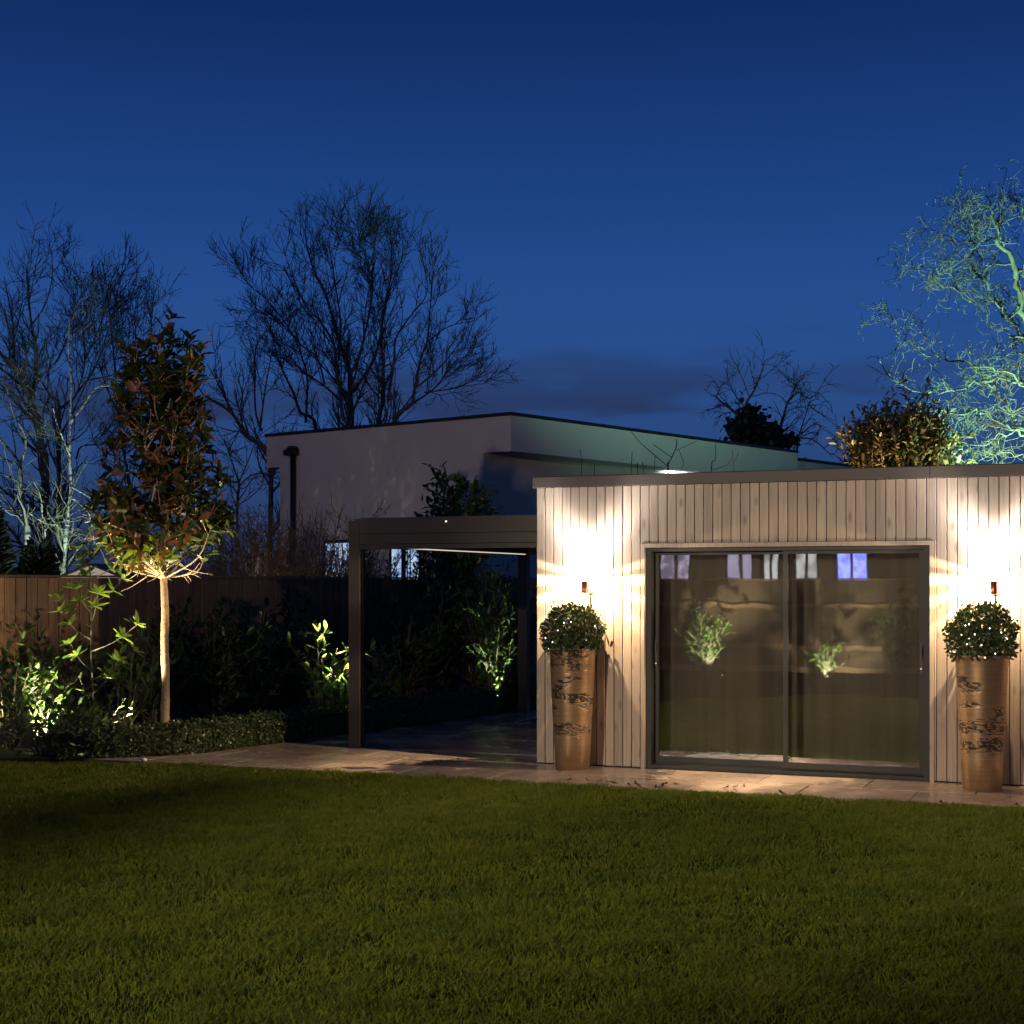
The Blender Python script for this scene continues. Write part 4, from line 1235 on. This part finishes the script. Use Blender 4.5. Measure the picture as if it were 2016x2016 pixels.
# in the bed, left to right
shrub('laurel_shrub', 'leafy shrub lit from below at the far left of the planting bed', 18, 15.6, 1.2, 0.58, 15, 0.125, M['laurel'], 31, per=9)
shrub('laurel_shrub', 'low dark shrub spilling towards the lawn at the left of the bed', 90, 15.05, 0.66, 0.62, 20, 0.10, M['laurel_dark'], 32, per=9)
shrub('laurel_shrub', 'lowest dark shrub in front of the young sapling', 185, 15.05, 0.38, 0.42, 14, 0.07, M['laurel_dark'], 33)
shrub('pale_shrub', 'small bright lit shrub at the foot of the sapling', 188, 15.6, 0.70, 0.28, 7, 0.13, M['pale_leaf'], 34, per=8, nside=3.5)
shrub('laurel_shrub', 'leafy shrub between the sapling and the pale tree trunk', 245, 16.4, 1.18, 0.44, 9, 0.14, M['laurel'], 35, per=8, nside=4)
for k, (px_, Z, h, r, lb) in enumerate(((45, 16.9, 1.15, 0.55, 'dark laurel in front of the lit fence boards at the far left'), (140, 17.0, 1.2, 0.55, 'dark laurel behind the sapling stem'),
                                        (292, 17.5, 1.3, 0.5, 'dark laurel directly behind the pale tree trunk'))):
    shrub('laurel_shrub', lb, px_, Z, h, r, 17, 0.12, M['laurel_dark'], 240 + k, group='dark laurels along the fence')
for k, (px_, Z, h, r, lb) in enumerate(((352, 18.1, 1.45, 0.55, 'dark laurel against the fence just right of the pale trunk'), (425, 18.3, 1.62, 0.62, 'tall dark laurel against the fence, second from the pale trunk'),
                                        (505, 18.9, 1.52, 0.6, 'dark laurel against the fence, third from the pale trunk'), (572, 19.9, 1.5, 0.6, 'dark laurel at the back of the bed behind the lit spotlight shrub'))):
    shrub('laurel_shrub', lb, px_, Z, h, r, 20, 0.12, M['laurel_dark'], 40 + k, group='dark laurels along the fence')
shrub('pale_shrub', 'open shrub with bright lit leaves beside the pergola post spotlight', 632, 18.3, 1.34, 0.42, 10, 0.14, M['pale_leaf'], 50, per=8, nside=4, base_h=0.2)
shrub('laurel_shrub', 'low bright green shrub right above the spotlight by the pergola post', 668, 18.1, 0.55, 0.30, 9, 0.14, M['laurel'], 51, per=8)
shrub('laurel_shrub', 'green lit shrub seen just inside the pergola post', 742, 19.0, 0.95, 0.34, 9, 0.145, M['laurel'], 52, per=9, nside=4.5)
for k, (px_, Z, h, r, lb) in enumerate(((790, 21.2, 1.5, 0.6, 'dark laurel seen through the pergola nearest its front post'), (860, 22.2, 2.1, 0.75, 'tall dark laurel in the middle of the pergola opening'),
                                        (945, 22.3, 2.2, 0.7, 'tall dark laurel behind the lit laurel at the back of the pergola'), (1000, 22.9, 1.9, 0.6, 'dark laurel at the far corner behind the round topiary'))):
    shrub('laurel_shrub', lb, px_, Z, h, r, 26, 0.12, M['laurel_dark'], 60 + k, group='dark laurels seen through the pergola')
shrub('laurel_shrub', 'glossy laurel lit green from below at the back corner of the pergola', 972, 21.1, 1.7, 0.44, 17, 0.14, M['laurel'], 70, per=9)
shrub('laurel_tree', 'dark evergreen sprigs rising above the pergola roof against the white wall', 895, 23.4, 3.5, 0.60, 30, 0.15, M['laurel'], 71, cat='shrub', base_h=0.5, blunt=0.22, drop=0.2)
shrub('laurel_shrub', 'leafy evergreen shrub beyond the fence in front of the cool lit windows', 690, 24.6, 2.6, 0.7, 24, 0.10, M['laurel_dark'], 73, per=9)
shrub('laurel_shrub', 'second evergreen shrub beyond the fence, screening the windows seen through the pergola', 800, 25.4, 2.7, 0.6, 22, 0.10, M['laurel_dark'], 74, per=9)
shrub('olive_shrub', 'dense yellow-brown leafy shrub above the garden room roof near the willow', 1778, 19.6, 4.05, 0.66, 120, 0.10, M['olive'], 72, cat='shrub', base_h=0.62, blunt=0.16, per=14, nside=7, drop=0.14)

# sapling with whorls of pale leaves
sap = empty('sapling', (*gnd(182, 15.9)[:2], 0)); o_ = np.array(sap.location)
tag(sap, 'slender young tree with whorls of lit pale leaves reaching above the fence', 'tree')
st = [np.array((0.0, 0, 0)), np.array((0.01, 0, .5)), np.array((-0.02, 0.02, 1.0)), np.array((-0.01, 0, 1.45)), np.array((-0.03, 0, 2.02))]
S_ = spline(np.array(st), 4)
paths = [(S_, np.linspace(0.014, 0.005, len(S_)))]
tips = [(S_[-1], np.array((-.2, 0, 1)))]
for (hz_, dx_, dy_, dz_) in ((0.55, .3, -.1, .35), (0.7, .42, .1, .3), (0.8, -.25, .1, .28), (1.0, .5, -.1, .28), (1.12, -.3, -.1, .3), (1.25, -.36, .1, .30), (1.3, .12, -.2, .3), (1.5, .30, .1, .25), (1.65, -.12, .1, .25), (1.75, .28, 0, .2), (1.85, -.1, -.1, .22), (1.4, -.1, -.15, .25)):
    p = np.array((-0.01, 0, hz_)); q_ = spline(np.array([p, p + np.array((dx_ * .5, dy_ * .5, dz_ * .35)), p + np.array((dx_, dy_, dz_))]), 3)
    paths.append((q_, np.linspace(0.007, 0.003, len(q_)))); tips.append((q_[-1], q_[-1] - q_[-2])); tips.append((q_[len(q_)//2 + 1], q_[-1] - q_[-2]))
tubes_obj('trunk', paths, 6, M['bark'], sap)
P, D, Nn = [], [], []
for p, tn in tips:
    tn = unit(tn); a_ = unit(np.cross(tn, np.array((.3, .2, .4)))); b_ = np.cross(tn, a_)
    for j in range(7):
        ph = j * 0.9 + rng.random() * 0.7; pr = a_ * math.cos(ph) + b_ * math.sin(ph)
        P.append(p); D.append(tn * (0.6 - 0.5 * rng.random()) + pr * 0.95 + np.array((0, 0, .12))); Nn.append(tn - 0.4 * pr + np.array((0, 0, .5)))
P, D, Nn = map(np.array, (P, D, Nn)); ln = 0.10 + 0.07 * rng.random(len(P))
leaves_obj('crown', P, D, Nn, ln, ln * 0.42, M['pale_leaf'], sap)

# ------------------------------------------------------------------ magnolia standard
mz = 15.6; mp0 = gnd(324, mz)
mag = empty('magnolia_tree', (mp0[0], mp0[1], 0))
tag(mag, 'standard evergreen tree with pale straight trunk and brown-backed leaves in the bed', 'tree')
Tk = np.array([(0.0, 0, -0.05), (0.003, 0, 0.3), (0.012, 0, 0.7), (0.0, 0.0, 1.1), (0.006, 0, 1.4), (-0.005, 0, 1.68), (-0.012, 0, 1.80)])
S_ = spline(Tk, 5); rad = np.linspace(0.047, 0.035, len(S_)) * (1 + 0.05 * rng.normal(size=len(S_)))
tubes_obj('trunk', [(S_, rad)], 14, M['pale_stem'], mag)
prof_h = np.array((1.72, 1.88, 2.05, 2.25, 2.5, 2.75, 3.0, 3.25, 3.5, 3.75, 3.95, 4.15, 4.3, 4.42)); prof_r = np.array((.14, .34, .60, .70, .72, .60, .54, .52, .47, .40, .43, .37, .32, .16))
lim, shoots = [], []
lead = spline(np.array([(-0.012, 0, 1.78), (0.02, 0.02, 2.4), (-0.02, 0, 3.1), (0.02, 0, 3.8), (-0.03, 0, 4.3)]), 5)
lim.append((lead, np.linspace(0.026, 0.007, len(lead))))
for k in range(38):
    z1 = 1.95 + 2.35 * (k / 38) + 0.1 * rng.random(); a = k * 2.4 + rng.random() * 0.5
    rr = np.interp(z1, prof_h, prof_r) * (0.75 + 0.25 * rng.random())
    z0 = max(1.76, z1 - 0.25 - rr * 0.7)
    st = np.array((0, 0, z0)); en = np.array((rr * math.cos(a), rr * math.sin(a), z1)); md = (st + en) / 2 + np.array((0.12 * math.cos(a), 0.12 * math.sin(a), -0.05))
    q_ = spline(np.array([st, md, en]), 4); lim.append((q_, np.linspace(0.014, 0.005, len(q_))))
# the low limb that sweeps out to the left
q_ = spline(np.array([(-0.01, 0, 1.74), (-0.12, -.04, 1.84), (-.26, -.06, 1.92), (-.36, -.06, 2.08), (-.42, -.05, 2.25)]), 4); lim.append((q_, np.linspace(0.017, 0.006, len(q_))))
q_ = spline(np.array([(-0.02, -.02, 1.76), (-.14, -.08, 1.90), (-.30, -.12, 2.02), (-.58, -.14, 2.30), (-.74, -.14, 2.48)]), 4); lim.append((q_, np.linspace(0.014, 0.005, len(q_))))
rm = np.random.default_rng(90)
sh = branches(lim, 13.0, 0.10, 0.34, R(55), 0.10, 0.12, 0.6, 0.0035, 3, rm, t0=0.2, taper=False)
tubes_obj('limb', lim + sh, 5, M['pale_stem'], mag)
P, D, Nn = [], [], []
def whorl(p, tn, nl, open_):
    tn = unit(tn); a_ = unit(np.cross(tn, rm.normal(size=3))); b_ = np.cross(tn, a_)
    for j in range(nl):
        ph = j * 6.283 / nl + rm.random() * 0.6; pr = a_ * math.cos(ph) + b_ * math.sin(ph)
        P.append(p - tn * 0.015 * j); D.append(tn * (0.55 - 0.1 * rm.random()) + pr * open_ + np.array((0, 0, 0.05)) + 0.15 * rm.normal(size=3)); Nn.append(tn * 0.9 - 0.35 * pr + np.array((0, 0, .55)) + 0.2 * rm.normal(size=3))
for pts, _ in sh:
    e_ = pts[-1]
    az_ = math.atan2(e_[1], e_[0])
    if rm.random() < (0.62 if 3.1 < e_[2] < 3.42 else 0.12): continue
    if math.sin(2.0 * az_ + 3.1 * e_[2]) + 0.5 * math.sin(5.3 * e_[2] - 3 * az_) < -0.85 and math.hypot(e_[0], e_[1]) > 0.22: continue
    if math.hypot(e_[0], e_[1]) < np.interp(e_[2], prof_h, prof_r, left=0.1, right=0.1) * 1.12:
        whorl(e_, pts[-1] - pts[-2], 6, 0.85)
        if rm.random() < 0.75: whorl(pts[1], pts[-1] - pts[0], 4, 1.0)
for pts, _ in lim[1:]: whorl(pts[-1], pts[-1] - pts[-2], 7, 0.85)
P, D, Nn = map(np.array, (P, D, Nn)); ln = 0.115 + 0.075 * rm.random(len(P))
# some paler leaves low on the left, brown-backed ones everywhere else
paler = (P[:, 2] < 2.12) & (P[:, 0] < 0.12) & (rm.random(len(P)) < 0.4)
leaves_obj('crown', P[~paler], D[~paler], Nn[~paler], ln[~paler], ln[~paler] * 0.42, M['magnolia'], mag, 0.10, 0.25)
leaves_obj('pale_leaves', P[paler], D[paler], Nn[paler], ln[paler] * 1.1, ln[paler] * 0.40, M['magnolia_pale'], mag, 0.10, 0.25)

# ------------------------------------------------------------------ low box hedge
hp_ = spline(np.array(HEDGE), 5); hb = empty('low_hedge', (hp_[2][0], hp_[2][1], 0)); off = np.array((hp_[2][0], hp_[2][1], 0))
tag(hb, 'low clipped box hedge edging the bed along the paving', 'hedge')
sl = np.linalg.norm(np.diff(hp_, axis=0), axis=1); cum = np.concatenate([[0], np.cumsum(sl)])
n_ = 17000; s_ = rng.random(n_) * cum[-1]; ii = np.clip(np.searchsorted(cum, s_) - 1, 0, len(sl) - 1); f_ = (s_ - cum[ii]) / sl[ii]
pc = hp_[ii] * (1 - f_[:, None]) + hp_[ii + 1] * f_[:, None]; tn = (hp_[ii + 1] - hp_[ii]) / sl[ii][:, None]; nr = np.stack([-tn[:, 1], tn[:, 0]], -1)
W, H = 0.14, 0.29
bump_ = 0.02 * np.sin(s_ * 23) + 0.015 * np.sin(s_ * 41 + 1)
which = rng.random(n_)
lat = np.where(which < 0.42, -W, np.where(which < 0.58, W, (rng.random(n_) * 2 - 1) * W)) + 0.025 * rng.normal(size=n_)
zz = np.where(which < 0.58, rng.random(n_) * H, H + bump_) + 0.012 * rng.normal(size=n_)
nn_ = np.stack([nr[:, 0] * np.sign(lat), nr[:, 1] * np.sign(lat), np.where(which < 0.58, 0.3, 1.5)], -1) + 0.5 * rng.normal(size=(n_, 3))
Ph = np.stack([pc[:, 0] + nr[:, 0] * lat, pc[:, 1] + nr[:, 1] * lat, np.clip(zz, 0.02, 1)], -1) - off
small_leaves_obj('foliage', Ph, nn_, 0.030, M['box'], hb)
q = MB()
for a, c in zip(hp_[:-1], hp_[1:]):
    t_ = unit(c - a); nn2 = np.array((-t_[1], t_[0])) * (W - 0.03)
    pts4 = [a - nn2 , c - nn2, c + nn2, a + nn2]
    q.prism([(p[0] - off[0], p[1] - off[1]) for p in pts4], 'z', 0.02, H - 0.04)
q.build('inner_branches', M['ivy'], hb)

# round topiary and lit groundcover
tb = empty('box_ball', (*gnd(1016, 20.6)[:2], 0.0)); tag(tb, 'dark round box ball on the ground at the back of the pergola', 'topiary')
v = unit(rng.normal(size=(3200, 3))); rad = 0.9 + 0.13 * rng.random(3200)
Pb = v * rad[:, None] * np.array((0.29, 0.29, 0.28)) + np.array((0, 0, 0.29)); kp = Pb[:, 2] > 0.02
small_leaves_obj('foliage', Pb[kp], v[kp] + 0.4 * rng.normal(size=(kp.sum(), 3)), 0.035, M['box'], tb)
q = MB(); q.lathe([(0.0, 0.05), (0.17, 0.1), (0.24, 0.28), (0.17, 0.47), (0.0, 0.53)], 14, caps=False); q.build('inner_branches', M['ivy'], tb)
gp = gnd(252, 15.15); gc = empty('groundcover', (gp[0], gp[1], 0.018)); tag(gc, 'brightly lit clump of small leaves beside the hedge under the tree', 'plant')
v = unit(rng.normal(size=(900, 3)) + np.array((0, 0, .6))); Pg = v * (0.75 + 0.3 * rng.random(900))[:, None] * np.array((0.21, 0.15, 0.27)); kp = Pg[:, 2] > 0.01
small_leaves_obj('foliage', Pg[kp], v[kp] + 0.6 * rng.normal(size=(kp.sum(), 3)), 0.045, M['cover'], gc)
tubes_obj('stem', [(np.array([(0, 0, 0), w_ * 0.1, w_ * 0.2]), np.array((.004, .003, .002))) for w_ in unit(rng.normal(size=(14, 3)) * np.array((1, 1, .2)) + np.array((0, 0, 1)))], 4, M['bark'], gc)

# ------------------------------------------------------------------ beyond the fence
# brown twiggy thicket
r_ = np.random.default_rng(77)
th = empty('twiggy_thicket', (*gnd(560, 25.5)[:2], 0)); tag(th, 'brown leafless thicket of fine twigs above the fence, left of the pergola post', 'shrub')
main = []
for k in range(260):
    x_ = r_.uniform(395, 735); Z = r_.uniform(24.6, 27.0); p = gnd(x_, Z)
    hh_ = r_.uniform(1.9, 3.25) * (1 - 0.22 * abs((x_ - 560) / 170) ** 2)
    q_ = seg_pts(np.array((p[0], p[1], 0.0)), np.array((r_.normal() * .25, r_.normal() * .2, 1)), hh_, 6, 0.1, 0.05, r_)
    main.append((q_ - np.array(th.location), np.linspace(0.014, 0.005, 7)))
tubes_obj('stem', main, 4, M['brown_twig'], th)
l1 = branches(main, 3.6, 0.25, 0.7, R(40), 0.08, 0.2, 0.6, 0.005, 4, r_, t0=0.3); l2 = branches(l1, 6.0, 0.12, 0.35, R(45), 0.05, 0.25, 0.7, 0.0042, 3, r_)
tubes_obj('crown', l1 + l2, 3, M['brown_twig'], th)
P = np.array([p[-1] for p, _ in l2 if r_.random() < 0.5]); D = r_.normal(size=P.shape) + np.array((0, 0, .4))
leaves_obj('foliage', P, D, r_.normal(size=P.shape), 0.05 + 0.03 * r_.random(len(P)), 0.025 + 0.01 * r_.random(len(P)), M['olive'], th)

def conifer(px_, Z, h, r, label, seed):
    r_ = np.random.default_rng(seed); p = gnd(px_, Z)
    o = empty('conifer', (p[0], p[1], 0)); tag(o, label, 'tree', 'dark conifers beyond the fence')
    tubes_obj('trunk', [(np.array([(0, 0, 0), (0, 0, h * .5), (0, 0, h * .96)]), np.array((.07, .05, .01)))], 6, M['bark'], o)
    n_ = 3600; t_ = r_.random(n_) ** 0.8; a = r_.random(n_) * 6.283; zz = 0.1 + t_ * (h - 0.1) * (0.86 + 0.14 * np.sin(a * 3 + seed))
    rr = r * (1.0 - 0.88 * t_ ** 1.3) * np.sqrt(r_.random(n_)) * (0.85 + 0.2 * np.sin(a * 5 + zz * 3))
    P = np.stack([rr * np.cos(a), rr * np.sin(a), zz], -1); D = np.stack([np.cos(a), np.sin(a), 0.5 + 0.3 * r_.normal(size=n_)], -1) + 0.25 * r_.normal(size=(n_, 3))
    leaves_obj('crown', P, D, r_.normal(size=P.shape) + np.array((0, 0, .5)), 0.16 + 0.1 * r_.random(n_), 0.05 + 0.02 * r_.random(n_), M['conifer'], o)
conifer(-25, 21.0, 2.75, 0.62, 'dark conifer beyond the left end of the fence below the bent birch', 81)
conifer(70, 21.4, 2.25, 0.55, 'lower dark conifer beyond the fence in front of the straight birch', 82)
conifer(262, 23.0, 2.05, 0.6, 'dark conifer beyond the fence directly behind the standard tree', 83)

# garden shed with a pale roof
shp = gnd(178, 20.9); shed = empty('garden_shed', (shp[0], shp[1], 0), -0.12)
tag(shed, 'garden shed whose pale gable just shows over the fence behind the sapling', 'shed')
q = MB(); q.add([(-1, 0, 0), (1, 0, 0), (1, 0, 1.565), (0, 0, 1.955), (-1, 0, 1.565), (-1, 1.6, 0), (1, 1.6, 0), (1, 1.6, 1.565), (0, 1.6, 1.955), (-1, 1.6, 1.565)],
                [(0,1,2,3,4), (9,8,7,6,5), (0,5,6,1), (1,6,7,2), (4,9,5,0), (2,7,8,3), (3,8,9,4)])
q.build('wall', mat_plain('pale_shed_paint', (0.70, 0.60, 0.54), 0.8), shed)
for sx in (-1, 1):
    q = MB(); q.add([(0, -0.06, 1.965), (sx * 1.1, -0.06, 1.536), (sx * 1.1, 1.66, 1.536), (0, 1.66, 1.965), (0, -0.06, 1.985), (sx * 1.1, -0.06, 1.556), (sx * 1.1, 1.66, 1.556), (0, 1.66, 1.985)],
                    [(0,1,2,3), (7,6,5,4), (0,4,5,1), (1,5,6,2), (2,6,7,3), (3,7,4,0)])
    q.build('roof_slope', M['coping'], shed)

# ------------------------------------------------------------------ garden spotlights
def spotlight(p, target, power, color, size, label, z0=0.018, blend=0.7, group='garden spotlights in the beds'):
    o = empty('ground_spotlight', (p[0], p[1], z0)); tag(o, label, 'spotlight', group)
    q = MB(); q.lathe([(0.004, -0.06 - max(z0, 0)), (0.009, -max(z0, 0)), (0.009, 0.06)], 8); q.build('spike', M['black'], o)
    v = (Vector(target) - Vector((p[0], p[1], z0 + 0.1))).normalized(); Mx = Matrix.Translation((0, 0, 0.09)) @ v.to_track_quat('Z', 'Y').to_matrix().to_4x4()
    q = MB(); q.lathe([(0.022, -0.04), (0.030, -0.03), (0.034, 0.05), (0.038, 0.055), (0.038, 0.066), (0.033, 0.066), (0.031, 0.052)], 16, Mx, caps=False); q.build('head', M['black'], o)
    q = MB(); q.lathe([(0.0, 0.053), (0.030, 0.053)], 16, Mx, caps=False); q.build('lens', M['lens'], o)
    lp = Vector((p[0], p[1], z0 + 0.09)) + v * 0.075
    spot('beam', o, lp, target, power, color, size, blend, 0.025)
    return o
WARM = (1.0, 0.82, 0.52)
spotlight((-3.98, 15.35), (-3.55, 15.6, 2.4), 760, WARM, 60, 'spotlight behind the hedge aimed up at the standard tree')
spotlight((-4.75, 15.15), (-4.38, 15.95, 1.7), 480, (1.0, 0.88, 0.50), 80, 'spotlight at the left of the bed under the sapling')
spotlight((-5.35, 15.2), (-5.5, 16.6, 1.5), 130, (1.0, 0.74, 0.42), 90, 'spotlight at the far left shining on the fence boards')
spotlight((-1.86, 17.62), (-2.06, 18.0, 1.3), 950, (1.0, 0.90, 0.55), 80, 'bright spotlight beside the pergola post', z0=0.2)
spotlight((-0.20, 20.62), (-0.2, 20.95, 1.3), 560, (0.95, 1.0, 0.60), 72, 'spotlight at the back corner of the pergola under the lit laurel')
spotlight((gnd(520, 23.9)[0], 23.9), (gnd(520, 26)[0], 26, 0.7), 480, (1.0, 0.78, 0.46), 82, 'lamp beyond the fence under the brown thicket')
spotlight((gnd(70, 21.8)[0] , 22.0), (gnd(70, 24)[0], 24.0, 3.6), 900, (0.72, 1.0, 0.86), 72, 'cool lamp beyond the fence under the birches')
spotlight((gnd(20, 19.2)[0], 19.3), (gnd(40, 21.2)[0], 21.2, 2.2), 60, (0.7, 1.0, 0.8), 120, 'unseen cool lamp added beyond the fence to brighten the dark conifers')  # added lamp, keeps the conifers from going black
spotlight((gnd(178, 19.7)[0], 19.75), (gnd(178, 20.9)[0], 20.9, 1.9), 70, (1.0, 0.8, 0.66), 90, 'unseen lamp added between the fence and the shed to light its gable')  # added lamp, placed so the gable shows pale
spotlight((-3.87, 14.97), (-3.82, 15.2, 0.28), 26, (1.0, 0.95, 0.62), 110, 'tiny spotlight added to brighten the groundcover clump')  # extra lamp added for the bright clump alone
spotlight((gnd(2060, 18.6)[0], 18.7), (gnd(1960, 21)[0], 21.0, 3.3), 5600, (0.46, 1.0, 0.72), 92, 'green-white lamp behind the garden room under the willow', z0=-0.1)
spotlight((gnd(1730, 18.3)[0], 18.4), (gnd(1775, 19.6)[0], 19.6, 3.4), 1300, (1.0, 0.78, 0.42), 90, 'warm lamp behind the garden room under the yellow-brown shrub', z0=-0.1)

# ================================================================== behind the camera: our house and the other end of the garden
# (this is what the sliding doors mirror; its added flood lamps light the lawn and the larch wall)
UU, NN = U2, N2
def hpt(w, c):      # w along the facade direction, c away from it, through the camera's foot
    return UU * w + NN * c
hA = math.atan2(-UU[1], -UU[0])      # local +x = -U, local -y ... faces the garden
house = empty('brick_house', (*hpt(-4.0, 7.0), 0), FA)
tag(house, 'house at the other end of the lawn with lit curtained windows', 'house')
q = MB()
WIN = [(-6.15, -5.35, 0.9, 2.6), (-4.55, -3.85, 0.9, 2.6), (-3.72, -3.25, 0.9, 2.6), (-2.98, -2.35, 0.9, 2.6), (-2.05, -1.25, 0.9, 2.6), (2.6, 5.6, 0.1, 2.35)]
hx0, hx1 = -10.0, 9.0
# wall facing the garden is at local y in [-0.3, 0] (local +y points to the garden room)
edges = sorted({hx0, hx1, *[a for w in WIN for a in w[:2]]})
for a, c in zip(edges[:-1], edges[1:]):
    w = [q_ for q_ in WIN if abs(q_[0] - a) < 1e-6]
    if w:
        q.box(a, c, -0.3, 0, 0, w[0][2]); q.box(a, c, -0.3, 0, w[0][3], 5.4)
    else:
        q.box(a, c, -0.3, 0, 0, 5.4)
q.box(hx0, hx1, -6.0, -5.7, 0, 5.4); q.box(hx0, hx0 + 0.3, -5.7, -0.3, 0, 5.4); q.box(hx1 - 0.3, hx1, -5.7, -0.3, 0, 5.4)
q.build('wall', mat_plain('house_brick', (0.24, 0.15, 0.11), 0.85, 0, 0.25, 5, 0.3), house)
q = MB(); q.prism([(-6.4, 5.4), (0.4, 5.4), (-3.0, 7.6)], 'x', hx0 - 0.3, hx1 + 0.3); q.build('roof', mat_plain('roof_tiles', (0.05, 0.04, 0.04), 0.8), house)
M['curtain'] = mat_emit('lit_curtain', (0.62, 0.52, 0.72), 1.5, (0.22, 0.18, 0.25), 5.0)
M['curtain2'] = mat_emit('pale_blind', (0.60, 0.55, 0.80), 1.3, (0.5, 0.45, 0.66), 2.0)
M['blue_screen'] = mat_emit('blue_lit_window', (0.18, 0.22, 1.0), 3.4, (0.35, 0.4, 1.0), 7.0)
M['white_win'] = mat_emit('white_lit_window', (0.80, 0.80, 0.76), 1.6, (0.35, 0.34, 0.33), 3.0)
M['warm_win'] = mat_emit('warm_lit_doors', (1.0, 0.72, 0.42), 2.5, (0.8, 0.55, 0.3), 2.0)
for (a, c, z0, z1), mt_n in zip(WIN, ('curtain', 'curtain2', 'white_win', 'white_win', 'blue_screen', 'warm_win')):
    q = MB()
    for bx_ in ((a, a + 0.07, z0, z1), (c - 0.07, c, z0, z1), (a + 0.07, c - 0.07, z0, z0 + 0.07), (a + 0.07, c - 0.07, z1 - 0.07, z1), ((a + c) / 2 - 0.03, (a + c) / 2 + 0.03, z0 + 0.07, z1 - 0.07)):
        q.box(bx_[0], bx_[1], -0.16, -0.06, bx_[2], bx_[3])
    wf = q.build('window', M['alu'], house)
    q = MB(); q.box(a + 0.07, c - 0.07, -0.14, -0.12, z0 + 0.07, z1 - 0.07); q.build('pane', M[mt_n], wf)
def added_floodlight(w, h, tgt, power, color, size, label):  # lamps added behind the camera for the lawn, boards and white house
    fl = empty('added_floodlight', (*(hpt(w, 6.93)), h), FA)
    tag(fl, label, 'added_floodlight', 'added flood lamps on the house wall')
    q = MB(); q.box(-0.02, 0.02, -0.07, 0.0, -0.02, 0.02); q.build('bracket', M['black'], fl)
    q = MB(); q.box(-0.16, 0.16, 0.0, 0.06, -0.11, 0.11); q.build('body', M['black'], fl)
    q = MB(); q.box(-0.14, 0.14, 0.061, 0.064, -0.09, 0.09); q.build('lens', mat_emit('flood_lens', (1, 0.8, 0.55), 20), fl)
    spot('flood_beam', fl, Vector((*(hpt(w, 6.78)), h)), tgt, power, color, size, 1.0, 0.15)
added_floodlight(-6.6, 5.1, (-1.2, 28.0, 4.5), 4200, (1.0, 0.74, 0.60), 27, 'unseen flood lamp added high on the house wall to warm the white house')
added_floodlight(-8.0, 5.1, (3.0, 12.2, 0.5), 9400, (1.0, 0.82, 0.60), 32, 'unseen flood lamp added high on the house wall, aimed at the lawn and larch wall')

# the fence on that side, with lit planting in front of it
fence(hpt(-11.5, 2.2), FA, 9.0, 'timber fence across the other end of the lawn in front of the house')
shrub('laurel_shrub', 'uplit laurel in front of the fence by the house, beside the tall spotlight', 0, 0, 1.55, 0.55, 16, 0.11, M['laurel'], 95, pos=hpt(-7.35, 0.85), per=9)
shrub('laurel_shrub', 'small uplit laurel by the end of the fence at the house', 0, 0, 0.7, 0.32, 9, 0.11, M['laurel'], 96, pos=hpt(-5.05, 0.8), per=9)
shrub('laurel_shrub', 'wide dim shrub in front of the fence nearest our house windows', 0, 0, 1.5, 0.6, 14, 0.10, M['laurel'], 97, pos=hpt(-3.9, 1.5), per=9)
spotlight(hpt(-6.95, 0.45), (*hpt(-7.3, 0.9), 0.9), 900, (1, 0.95, 0.55), 100, 'tall-planting spotlight in front of the fence by the house', z0=-0.02)
spotlight(hpt(-4.95, 0.35), (*hpt(-5.0, 0.9), 0.4), 650, (1, 0.95, 0.55), 90, 'low-planting spotlight near the end of the fence by the house', z0=-0.02)

q = MB(); q.lathe([(0.0, 0.0), (0.022, 0.004), (0.026, 0.016), (0.018, 0.028), (0.0, 0.033)], 10, Matrix.Diagonal((1.3, 0.9, 1, 1)), caps=False)
tag(q.build('pebble', mat_plain('white_stone', (0.75, 0.72, 0.68), 0.5), None, (*gnd(283, 14.62)[:2], 0.0)), 'small white stone at the corner where paving meets the lawn', 'stone')
